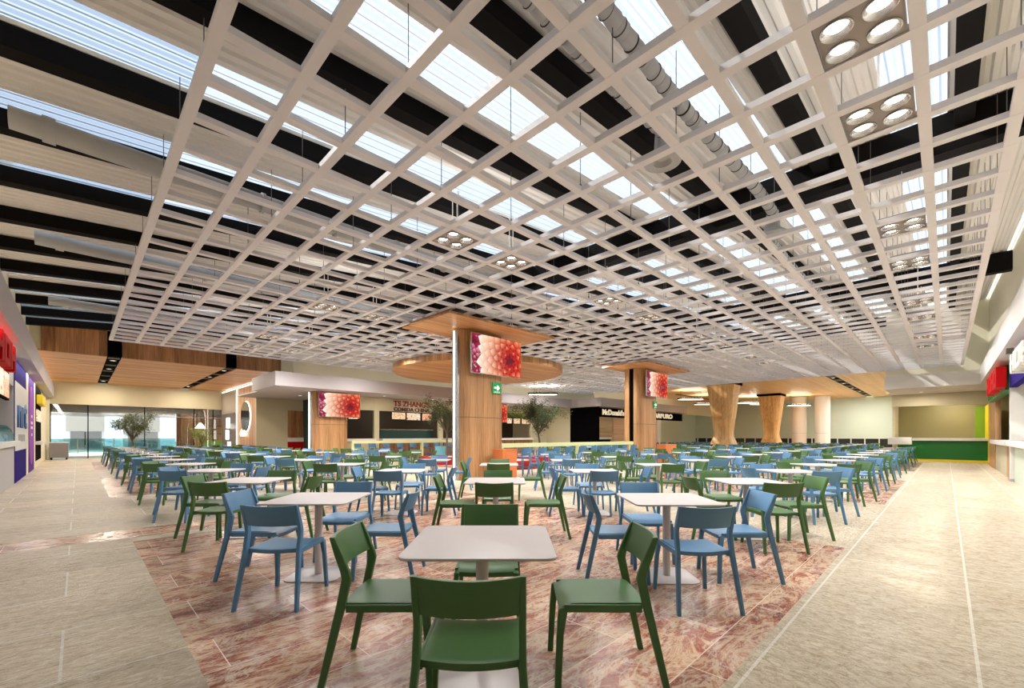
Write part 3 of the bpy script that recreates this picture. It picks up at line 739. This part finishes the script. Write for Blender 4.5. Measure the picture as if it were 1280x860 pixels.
def pillar(cx, vf, place, screen_label, led, sign_label=None, zt=4.6, zs=3.87, canopy=True):
    t = thing('wood_pillar', place, 'pillar', (cx, vf, 0)); h = .95
    o = half_shell(1, -h+.04, h, .36, 0.0); m = MB(); m.prism(o[::-1], 0, zt); m.build('front_cladding', M['wood'], t, smooth=30)
    o = half_shell(1, -h+(.42 if led else .04), h, .60, 1.0); m = MB(); m.prism(o, 0, zt); m.build('rear_cladding', M['wood'], t, smooth=30)
    bpart('dark_core', t, -h+(.16 if led else .10), h-.06, .36, .60, 0, zt, M['blackpanel'])
    m = MB(); m.prism([(x*1.002, y-.003) for x, y in half_shell(1, -h+.04, h, .36, 0.0)][::-1], 1.92, 1.935); m.build('joint_line', M['dark'], t)
    if led:
        bpart('light_strip', t, -h-.02, -h+.02, .28, .32, .02, zt-.05, M['ledwhite']); bpart('steel_edge', t, -h-.0, -h+.08, .14, .25, .0, zt-.05, M['chrome'])
    # canopy
    if canopy:
        c = thing('wood_canopy', 'flat square wood canopy on top of the ' + screen_label[1], 'canopy', (cx, vf, 4.61))
        bpart('canopy_board', c, -2.1, 2.25, -1.0, 1.35, 0, .06, M['wood_x'])
        bpart('canopy_edge', c, -2.11, 2.26, -1.02, -1.0, -.005, .065, M['wood'])
    # screen
    s = thing('wall_screen', screen_label[0], 'screen', (cx+.38, vf-.22, zs))
    fr = bpart('frame', s, -FW/2-.02, FW/2+.02, .0, .06, -FH/2-.02, FH/2+.02, M['chrome'], .004)
    bpart('bracket', s, -.2, .2, .06, .24, -.2, .2, M['black'])
    d = bpart('backdrop', s, -FW/2, FW/2, -.004, 0, -FH/2, FH/2, M['screenback'])
    p = link('flower_picture', flower_me, s); p.rotation_euler = (R(90), 0, 0); p.location = (0, -.006, 0)
    if sign_label:
        g = thing('exit_sign', sign_label, 'sign', (cx+.52, vf-.02, 2.88))
        bpart('plate', g, -.19, .19, -.02, .0, -.17, .19, M['signgreen'])
        m = MB(); m.raw([(x, y, z) for y in (-.03, -.021) for x, z in ((-.12, .05), (.02, .05), (-.02, .1), (.05, .1), (.13, .02), (.05, -.06), (-.02, -.06), (.02, -.01), (-.12, -.01))],
            [tuple(range(9)), tuple(range(17, 8, -1))] + [(i, i+9, (i+1) % 9+9, (i+1) % 9) for i in range(9)]); m.build('arrow', M['signwhite'], g)
        text('lettering', 'SALIDA', .075, (-.13, -.022, -.14), ROT_F, M['signwhite'], .003, g, .26)
pillar(9.05, 10.3, 'big rounded wood clad pillar in the middle with a glowing left edge', ('large flower picture screen on the big middle pillar', 'big middle pillar'), True, 'green arrow exit sign under the flower screen of the big middle pillar')
pillar(19.85, 10.3, 'second wood clad pillar, right of the middle, with a dark upright gap', ('flower picture screen on the second pillar right of the middle', 'second pillar right of the middle'), False, 'green arrow exit sign on the second pillar right of the middle')
pillar(9.05, 22.0, 'far left wood clad pillar with a glowing edge, before the shops', ('flower picture screen on the far left pillar', 'far left pillar'), True, None, 3.56, 2.91, False)
pillar(19.85, 22.0, 'far wood clad pillar hidden behind the big middle one', ('flower picture screen on the hidden far pillar', 'hidden far pillar'), False, None, 3.56, 2.91, False)
# round canopy
t = thing('round_canopy', 'large round wood canopy hung behind the middle pillar', 'canopy', (14.5, 16.9, 4.5))
m = MB(); m.prism(circ(4.25, 96), .02, .28); m.build('rim', M['wood'], t, smooth=30)
m = MB(); m.prism(circ(4.22, 96), 0, .02); m.build('underside', M['wood_x'], t, smooth=30)
for a in (0, 1, 2, 3): bpart('hanging_cable', t, 2.6*math.cos(a*PI/2+.4)-.01, 2.6*math.cos(a*PI/2+.4)+.01, 2.6*math.sin(a*PI/2+.4)-.01, 2.6*math.sin(a*PI/2+.4)+.01, .28, 1.9, M['chrome'])
# tapered pillars
def tapered(cx, cy, label):
    t = thing('tapered_pillar', label, 'pillar', (cx, cy, 0))
    prof = [(0, 1.05), (.5, .95), (1.0, .76), (1.3, .64), (1.6, .62), (2.2, .68), (3.4, .84), (4.85, 1.02)]
    m = MB(); rings = []
    for z, h in [(z, h*.88) for z, h in prof]: rings.append([(x, y, z) for x, y in rrect(h, h, h*.35, 3)])
    m.ring(rings); m.build('cladding', wood('golden_slats', 2, srgb(168, 104, 42), srgb(236, 174, 98), srgb(255, 218, 152), freq=.5), t, smooth=30)
    bpart('collar', t, -.93, .93, -.93, .93, 4.86, 5.04, M['blackpanel'])
    bpart('inspection_hatch', t, -.5, .4, -.84, -.78, 4.0, 4.35, M['wood_pale'])
tapered(31.9, 11, 'golden wood pillar flaring to its top, nearer of two on the right')
tapered(43.6, 11, 'golden wood pillar flaring to its top, farther of two on the right')
# recessed lights; those in soffits, shops and the far right ceiling are added fill
rl = bpy.data.lights.new('recessed', 'AREA'); rl.shape = 'DISK'; rl.size = .35; rl.energy = SHOP_FILL_W; rl.color = (1, .9, .76)
def recessed(x, y, z, label):
    t = thing('recessed_light', label, 'ceiling light', (x, y, z), 0, 'recessed lights')
    m = MB(); m.ring([[(r*math.cos(2*PI*j/20), r*math.sin(2*PI*j/20), z_) for j in range(20)] for r, z_ in ((.11, -.002), (.11, -.012), (.085, -.012), (.08, -.003))], cap=False); m.build('trim_ring', M['white'], t)
    m = MB(); m.prism(circ(.08, 20), -.006, -.002); m.build('lens', M['whiteglow'], t)
    l = bpy.data.objects.new('recessed', rl); COL.objects.link(l); l.parent = t; l.location = (0, 0, -.05)
for a, x in enumerate((8.6, 12.0, 15.2, 18.4, 21.6, 24.8)): recessed(x, 22.0 if a else 25.0, 3.565, 'added fill light recessed under the far shop soffit, %s from the left' % ordn[a])
for a, x in enumerate((14.5, 20, 24)): recessed(x, 25.4, 3.565, 'added fill light recessed inside the far shop, %s from the left' % ordn[a])
rl = rl.copy(); rl.energy = 75  # added lamps to brighten the kiosk
for a, (x, y) in enumerate(((30, .9), (33, -.2))): recessed(x, y, 3.565, 'added fill light recessed over the green counter, %s of two' % ordn[a])
rl = rl.copy(); rl.energy = 85
for a, (x, y) in enumerate(((1.08, 25.5), (1.08, 28.8), (1.08, 32.2), (1.08, 35.4), (5.17, 25.5), (5.17, 28.8), (5.17, 32.2), (5.17, 35.4))): recessed(x, y, WZ+.045, 'small recessed light in a black slot, left wood ceiling, %s of eight' % ordn[a])
rl = rl.copy(); rl.energy = 210; rl.color = (1, .96, .9)  # added lamps to brighten the far right wood ceiling
for a, (x, y) in enumerate([(34+4*q, 5.1) for q in range(5)]): recessed(x, y, WZ2-.012, 'added fill light in a black slot, far right wood ceiling, %s of five' % ordn[a])
rl = bpy.data.lights['recessed']
fl = bpy.data.lights.new('aisle_fill', 'AREA'); fl.shape = 'RECTANGLE'; fl.size = .25; fl.size_y = 30; fl.energy = 170; fl.color = (1, .95, .88)  # added lamp without a fixture, brightens the left aisle floor
l = bpy.data.objects.new('aisle_fill', fl); COL.objects.link(l); l.location = (-1.1, 16.5, 3.55)
for a, x in enumerate((30, 34)): recessed(x, 19.4, 3.565, 'added fill light recessed inside the black fronted shop, %s of two' % ordn[a])  # added lamps to brighten the black shop's interior
# linear pendants
def pendant(u_, v_, z, rz, label):
    t = thing('pendant_light', label, 'pendant light', (u_, v_, z), rz)
    m = MB(); o = rrect(1.0, .35, .15, 4); m.prism(o, 0, .1); m.build('lamp_frame', M['blackpanel'], t)
    m = MB(); m.prism(rrect(.95, .3, .12, 4), -.015, 0); m.build('diffuser', M['ledwhite'], t)
    m = MB(); m.prism(rrect(.9, .25, .12, 4), .1, .11); m.build('upper_diffuser', M['upward_fill'], t)
    for s in (-.8, .8): bpart('cable', t, s-.005, s+.005, -.005, .005, .1, 5.0-z, M['black'])
pendant(44.6, 13.2, 4.45, R(-45), 'black framed pendant light between the two tapered pillars, left of two')
pendant(45.0, 12.2, 4.3, R(-45), 'black framed pendant light before the farther tapered pillar, lower one')
pendant(46, 9.4, 4.1, R(-45), 'black framed pendant light before the two round columns')
pendant(40, 15.3, 4.2, R(-45), 'black framed pendant light left of the nearer tapered pillar')
pendant(35, 14.6, 4.3, R(-45), 'black framed pendant light behind the second flower screen')
pendant(22.6, 21.0-1.4, 4.2, R(-45), 'black framed pendant light right of the big middle pillar')

# ------------------------------------------------------------------ furniture prototypes
def leg_rings(pts, wx, wy):
    """sweep a rounded rectangular section (local x by y) along points, per-point sizes"""
    rings = []
    for i, p in enumerate(pts):
        a, b = wx[i]/2, wy[i]/2; c = .3*min(a, b)
        rings.append([(p[0]+x, p[1]+y, p[2]) for x, y in ((-a+c, -b), (a-c, -b), (a, -b+c), (a, b-c), (a-c, b), (-a+c, b), (-a, b-c), (-a, -b+c))])
    return rings
def chair_meshes(key):
    m_ = M[key]; out = []
    # seat: dished slab with a rolled front edge
    nx, ny = 10, 8; top = []; m = MB()
    def sz(x, y):
        z = .462 - .010*math.cos(x/.23*PI/2) if True else 0
        if y > .14: z -= .9*(y-.14)**2*4
        return z
    grid_t = []; hw, y0, y1 = .198, -.222, .225
    for j in range(ny+1):
        y = y0+(y1-y0)*j/ny
        for i in range(nx+1):
            x = -hw+2*hw*i/nx
            grid_t.append((x, y - .02*(1-(x/hw)**2)*max(0, 1-(y-y0)/.15), sz(x, y)))
    vsx = grid_t + [(x*.985, y*.985, z-.034) for x, y, z in grid_t]; k = nx+1; n = len(grid_t); fs = []
    for j in range(ny):
        for i in range(nx):
            a = j*k+i; fs.append((a, a+1, a+k+1, a+k)); fs.append((n+a, n+a+k, n+a+k+1, n+a+1))
    for i in range(nx): fs.append((i, n+i, n+i+1, i+1)); a = ny*k+i; fs.append((a, a+1, n+a+1, n+a))
    for j in range(ny): a = j*k; fs.append((a, a+k, n+a+k, n+a)); a = j*k+nx; fs.append((a, n+a, n+a+k, a+k))
    m.raw(vsx, fs)
    out.append(('seat', m.mesh('seat', m_, .006, 40)))
    # backrest
    m = MB(); n = 14; rings = []
    for i in range(n+1):
        t = -1+2*i/n; x = .212*t; bow = -.042*(1-t*t); zb = .638+.006*abs(t)**3; zt = .812-.008*(1-t*t); ring = []
        for q, z in enumerate((zb, zb+.06, (zb+zt)/2, zt)):
            y = -.203 - .36*max(0, z-.60) + bow; ring.append((x, y+.010, z))
        for q, z in enumerate((zt, (zb+zt)/2, zb+.06, zb)):
            y = -.203 - .36*max(0, z-.60) + bow; ring.append((x, y-.012, z))
        rings.append(ring)
    m.ring(rings); out.append(('backrest', m.mesh('backrest', m_, .004, 40)))
    for s in (-1, 1):
        m = MB(); m.ring(leg_rings([(s*.224, .240, 0), (s*.209, .226, .30), (s*.200, .210, .425), (s*.196, .2, .436)], [.026, .030, .036, .03], [.034, .038, .05, .04])); out.append(('leg', m.mesh('leg', m_, 0, 40)))
        m = MB(); m.ring(leg_rings([(s*.243, -.335, 0), (s*.222, -.268, .30), (s*.211, -.234, .45), (s*.211, -.204, .592), (s*.211, -.212, .63), (s*.211, -.246, .72), (s*.211, -.280, .812)], [.026, .029, .030, .028, .028, .026, .024], [.034, .042, .046, .050, .048, .044, .030])); out.append(('leg', m.mesh('leg', m_, 0, 40)))
        m = MB(); m.ring([[(s*.203+a, y, z+b) for a, b in ((-.012, -.02), (.012, -.02), (.012, .02), (-.012, .02))] for y, z in ((-.21, .432), (.205, .434))]); out.append(('side_rail', m.mesh('side_rail', m_, .003, 40)))
    return out
CH = {k: chair_meshes(k) for k in ('green', 'blue')}
def make_chair(key):
    t = thing('dining_chair', 'x', 'chair')
    for nme, me in CH[key]: link(nme, me, t)
    return t
chair_proto = {k: make_chair(k) for k in CH}; chair_used = {k: False for k in CH}
def make_table():
    t = thing('cafe_table', 'x', 'table')
    m = MB(); m.prism(rrect(.398, .398, .06, 6), .733, .748); m.build('tabletop', M['tabletop'], t, .003, 40)
    m = MB(); m.prism(rrect(.25, .25, .10, 6), 0, .010); m.build('base_plate', M['tablemetal'], t, .003, 40)
    m = MB(); m.prism(circ(.036, 20), .010, .733); m.build('pedestal', M['tablemetal'], t, 0, 40)
    m = MB(); m.prism(rrect(.14, .14, .03, 3), .724, .7325); m.build('top_plate', M['black'], t)
    return t
table_proto = make_table(); table_used = False

# lattice of tables, one frontal table with four chairs each
PU, PV = 2.355, 2.425; TU, TV = 1.665, 1.91
def blocked(u, v):
    for cu, cv in ((9.05, 10.8), (19.85, 10.8), (9.05, 22.85), (19.85, 22.85), (31.9, 11), (43.6, 11)):
        if abs(u-cu) < 1.35 and abs(v-cv) < 1.7: return True
    return 9.8 < u < 19.4 and 9.9 < v < 22.6
spots = []
for i in range(0, 18):
    for j in range(0, 13):
        u, v = TU+PU*i, TV+PV*j
        if blocked(u, v): continue
        if i <= 2 or (i <= 12 and j <= 7) or (i > 12 and 1 <= j <= 6): pass
        else: continue
        if i > 2 and v > 19.5: continue
        if u > 26 and v > 16.5: continue
        if i > 12 and v < 3.5: continue
        spots.append((i, j, u, v))
E1 = Vector((1, -1, 0))/math.sqrt(2); E2 = Vector((1, 1, 0))/math.sqrt(2)   # picture right, away from the camera corner
chairs = []
rnd = random.Random(3)
SIDE = [('near', Vector((.005, -.575)), 0), ('far', Vector((0, .63)), 180), ('left', Vector((-.50, -.01)), -90), ('right', Vector((.655, -.01)), 90)]
def px(u, v): return 640+543*(u-v)/(u+v)
side_word = {'near': 'on the side of the front corner', 'far': 'on the far side', 'left': 'on the left side', 'right': 'on the right side'}
cname = {0: 'green', 1: 'blue'}
for (i, j, u, v) in spots:
    t = table_proto if not table_used else copy_tree(table_proto); table_used = True
    t.location = (u, v, 0); t.rotation_euler = (0, 0, R(-45)); key = 'green' if (i+j) % 2 == 0 else 'blue'
    tag(t, 'pale square cafe table, %s along the %s table row from the right aisle' % (ordn[i], ordn[j]), 'table', 'cafe tables')
    for nm, off, a in SIDE:
        jx, jy, ja = (rnd.uniform(-.02, .02), rnd.uniform(-.03, .03), rnd.uniform(-2, 2)) if (i or j) else (0, 0, 0)
        p = Vector((u, v, 0)) + E1*(off.x+jx) + E2*(off.y+jy)
        chairs.append((p.x+p.y, p, R(-45+a+ja), key, nm, i, j))
chairs.sort(key=lambda c: c[0])
vis = [c for c in chairs if -30 < px(c[1].x, c[1].y) < 1310]
near, rest = vis[:300], vis[300:]
wd = {'near': 'near', 'far': 'far', 'left': 'left', 'right': 'right'}
for s, p, rz, key, nm, i, j in near:
    t = chair_proto[key] if not chair_used[key] else copy_tree(chair_proto[key]); chair_used[key] = True
    t.location = p; t.rotation_euler = (0, 0, rz)
    tag(t, '%s chair, %s side of %s table along %s row from right aisle' % (key, wd[nm], ordn[i], ordn[j]), 'chair', '%s plastic dining chairs' % key)
m = MB()
for s, p, rz, key, nm, i, j in rest:
    mt = Matrix.Translation(p) @ Matrix.Rotation(rz, 4, 'Z')
    for nme, me in CH[key]:
        m.raw([mt @ v_.co for v_ in me.vertices], [tuple(f.vertices) for f in me.polygons], 0 if key == 'green' else 1)
if rest:
    o = m.build('distant_chairs', [M['green'], M['blue']]); o['kind'] = 'stuff'; tag(o, 'mass of green and blue chairs at the farthest tables', 'chairs')
print('TABLES', len(spots), 'CHAIRS', len(chairs), 'visible', len(vis), 'cut at', near[-1][0])

# ------------------------------------------------------------------ enclosure between the pillars
def railing(name, label, x0, x1, y):
    t = thing(name, label, 'railing', (x0, y, 0)); L_ = x1-x0
    bpart('top_beam', t, 0, L_, -.12, .12, .95, 1.09, M['rail'], .005)
    for q in (0, L_/2, L_-.14): bpart('post', t, q, q+.14, -.07, .07, 0, .95, M['rail'], .005)
railing('counter_railing', 'pale lime counter railing between the middle and second pillars', 10.15, 18.9, 10.75)
railing('counter_railing', 'pale lime counter railing before the far shops, right of the far left pillar', 10.2, 18.8, 22.2)
def make_stool():
    t = thing('bar_stool', 'x', 'stool')
    bl = M['blue']
    m = MB(); m.prism(rrect(.2, .2, .04, 3), .62, .65); m.build('seat', bl, t, .004)
    m = MB(); m.ring([[(.21*q, y-.03*(1-q*q)-.004, z) for y, z in ((-.17, .70), (-.22, .94), (-.24, .94), (-.19, .70))] for q in [-1+.25*w for w in range(9)]]); m.build('backrest', bl, t)
    for s in (-1, 1):
        m = MB(); m.ring(leg_rings([(s*.23, .22, 0), (s*.19, .18, .62)], [.03]*2, [.03]*2)); m.build('leg', bl, t)
        m = MB(); m.ring(leg_rings([(s*.23, -.25, 0), (s*.2, -.17, .62), (s*.2, -.18, .72), (s*.2, -.23, .94)], [.03]*4, [.035]*4)); m.build('leg', bl, t)
        bpart('footrest', t, s*.215-.01, s*.215+.01, -.2, .2, .25, .28, bl)
    bpart('footrest', t, -.2, .2, .19, .21, .3, .33, bl)
    return t
sp = make_stool(); f_ = True
for q in range(10):
    t = sp if f_ else copy_tree(sp); f_ = False
    t.location = (10.8+.79*q, 10.28, 0); t.rotation_euler = (0, 0, R(-4+8*((q*7) % 3)/2))
    tag(t, 'blue bar stool, %s from the middle pillar along the pale lime railing' % ordn[q], 'stool', 'bar stools at the lime railing')
for q in range(9):
    t = copy_tree(sp); t.location = (10.9+.88*q, 22.75, 0); t.rotation_euler = (0, 0, PI)
    tag(t, 'blue bar stool behind the far lime railing, %s from the far left pillar' % ordn[q], 'stool', 'bar stools at the far lime railing')
def tub_chair(x, y, rz, label):
    t = thing('tub_chair', label, 'armchair', (x, y, 0), rz, 'cyan tub chairs')
    m = MB(); arc = [R(200+(-20+360-200-20)*0)]; n = 16
    outer = [(.36*math.cos(a), .36*math.sin(a)) for a in [R(160+220*k/n) for k in range(n+1)]]; inner = [(.27*math.cos(a), .27*math.sin(a)) for a in [R(380-220*k/n) for k in range(n+1)]]
    m.prism(outer+inner, .05, .78); m.build('shell', M['cyan'], t)
    m = MB(); m.prism(circ(.27, 24), .05, .42); m.build('cushion', M['cyan'], t, .01)
tub_chair(14.6, 20.4, R(20), 'cyan tub chair inside the railing, left one'); tub_chair(16.0, 19.6, R(-10), 'cyan tub chair inside the railing, middle one'); tub_chair(16.9, 18.9, R(-30), 'cyan tub chair inside the railing, right one')
BENCH = mat('bench_red', srgb(146, 34, 36), .6, spec=.2)
def ring_bench(x, y, r, label):
    t = thing('low_bench', label, 'bench', (x, y, 0), 0)
    m = MB(); n = 40
    m.ring([[(rr*math.cos(2*PI*j/n), rr*math.sin(2*PI*j/n), z) for j in range(n)] for rr, z in ((r, 0), (r, .30), (r-.02, .34), (r-.42, .34), (r-.44, .3), (r-.44, 0))], cap=False); m.build('seat_ring', BENCH, t, smooth=30)
    m = MB(); m.prism(circ(r-.46, 32), 0, .32); m.build('planter_fill', M['white'], t)
    return t
ring_bench(13.0, 13.4, 1.5, 'low red ring bench round the planter nearest the middle pillar')
ring_bench(16.6, 14.6, 1.4, 'low red ring bench round the planter under the olive tree right of the middle pillar')
ring_bench(13.0, 17.6, 1.4, 'low red ring bench round the planter of the olive tree left of the middle pillar')
def bin_(x0, x1, y0, y1, label):
    t = thing('waste_station', label, 'waste bin', ((x0+x1)/2, (y0+y1)/2, 0)); a, b = (x1-x0)/2, (y1-y0)/2
    bpart('cabinet', t, -a, a, -b, b, .05, .9, M['terracotta'], .006); bpart('lid', t, -a-.01, a+.01, -b-.01, b+.01, .9, .94, M['terracotta'], .004)
    bpart('plinth', t, -a+.03, a-.03, -b+.03, b-.03, 0, .05, M['dark']); bpart('flap', t, -a*.6, a*.6, -b-.012, -b, .62, .8, M['terracotta'])
bin_(9.2, 9.82, 9.6, 10.05, 'orange waste station at the foot of the big middle pillar')
bin_(20.1, 21.3, 9.6, 10.05, 'orange waste station at the foot of the second pillar')

# olive trees
def tree(x, y, base, trunk, crown_r, crown_z, nleaf, label, seed, key='leaf', pot=True):
    t = thing('olive_tree', label, 'tree', (x, y, base)); rd = random.Random(seed)
    m = MB(); tips = []
    top = Vector((rd.uniform(-.08, .08), rd.uniform(-.08, .08), trunk)); m.tube([(0, 0, 0), (.03, .02, trunk*.5), top], [.07, .05, .045], 8)
    for k in range(11):
        a = 2*PI*k/11+rd.uniform(-.3, .3); e = rd.uniform(.6, 1.4); L_ = crown_r*rd.uniform(.8, 1.25)
        p1 = top+Vector((math.cos(a)*math.cos(e), math.sin(a)*math.cos(e), math.sin(e)))*L_*.55
        p2 = top+Vector((math.cos(a)*math.cos(e*.9), math.sin(a)*math.cos(e*.9), math.sin(e)*1.05))*L_*1.15
        m.tube([top*.96, p1, p2], [.03, .018, .006], 5); tips.append((top, p1, p2))
        for q in range(4):
            d = Vector((rd.uniform(-1, 1), rd.uniform(-1, 1), rd.uniform(-.2, 1))).normalized()*crown_r*.45
            b0 = p1.lerp(p2, q/4); m.tube([b0, b0+d], [.01, .003], 4); tips.append((b0, b0+d*.6, b0+d))
    m.build('trunk', M['bark'], t, smooth=60)
    m = MB()
    for i in range(nleaf):
        a, b, c = tips[rd.randrange(len(tips))]; f = rd.random()
        p = (a.lerp(b, f*2) if f < .5 else b.lerp(c, f*2-1)) if rd.random() < .35 else b.lerp(c, rd.random())
        p = p + Vector([rd.gauss(0, .09*crown_r) for _ in range(3)])
        d = Vector((rd.uniform(-1, 1), rd.uniform(-1, 1), rd.uniform(-.3, 1))).normalized(); s = d.orthogonal().normalized(); ln = rd.uniform(.07, .13)*max(.7, crown_r); w = ln*.16
        m.raw([p, p+d*ln*.5+s*w, p+d*ln, p+d*ln*.5-s*w], [(0, 1, 2, 3)])
    m.build('foliage', M[key], t)
tree(16.6, 14.6, .33, 1.15, 1.25, 2.2, 5200, 'bushy olive tree right of the big middle pillar', 1)
tree(13.0, 17.6, .33, 1.2, 1.2, 2.2, 4200, 'bushy olive tree left of the big middle pillar', 2)
t = thing('tree_planter', 'round white planter under the olive tree before the glass front', 'planter', (2.3, 33.6, 0))
m = MB(); m.prism(circ(.32, 24), 0, .55); m.build('pot', M['white'], t, .01); m = MB(); m.prism(circ(.28, 24), .55, .56); m.build('soil', M['dark'], t)
tree(2.3, 33.6, .56, .55, 1.15, 1.5, 3600, 'spreading olive tree before the glass front at left', 3)
t = thing('tree_planter', 'white planter of the pale shrub before the lit shop at left', 'planter', (5.9, 35.2, 0))
m = MB(); m.prism(circ(.3, 24), 0, .5); m.build('pot', M['white'], t, .01); m = MB(); m.prism(circ(.26, 24), .5, .51); m.build('soil', M['dark'], t)
tree(5.9, 35.2, .51, .3, .8, 1.0, 1500, 'pale green shrub before the lit shop at the end of the left side', 4, 'leaf2')
# garland over the far counter
m = MB(); rd = random.Random(9)
for i in range(900):
    p = Vector((rd.uniform(22.2, 25.4), 23.2+rd.uniform(-.12, .08), 2.95+rd.gauss(0, .12))); d = Vector((rd.uniform(-1, 1), rd.uniform(-1, 1), rd.uniform(-1, .4))).normalized(); s = d.orthogonal().normalized(); m.raw([p, p+d*.08+s*.03, p+d*.16, p+d*.08-s*.03], [(0, 1, 2, 3)])
o = m.build('garland', M['leaf2']); tag(o, 'green leafy garland over the three pale menu screens', 'plant')

# lit shop beyond the glass at left
sbox('wall_outer_shop', 5.2, 9, 40.5, 40.7, 0, 3.0, M['wood_dark'])
t = thing('arc_lamp', 'arched floor lamp with white shade behind the glass at left', 'lamp', (5.6, 38.6, 0))
m = MB(); m.tube([(0, 0, .05), (0, 0, 2.0), (.1, 0, 2.5), (.4, 0, 2.75), (.7, 0, 2.6), (.75, 0, 2.3)], .02, 8); m.build('lamp_pole', M['chrome'], t)
m = MB(); m.ring([[(.75+r*math.cos(2*PI*j/20), r*math.sin(2*PI*j/20), z) for j in range(20)] for r, z in ((.08, 2.3), (.34, 1.9))]); m.build('lamp_shade', M['whiteglow'], t)
m = MB(); m.prism(circ(.2, 20), 0, .05); m.build('lamp_base', M['chrome'], t)
t = thing('display_shelf', 'dark shelf unit against the wood wall behind the glass at left', 'shelf', (7.0, 40.2, 0))
bpart('cabinet', t, -.3, 1.4, 0, .28, 0, 1.0, M['lime']); bpart('shelf_board', t, -.3, 1.4, 0, .28, 1.5, 1.54, M['dark']); bpart('shelf_board', t, -.3, 1.4, 0, .28, 2.1, 2.14, M['dark'])
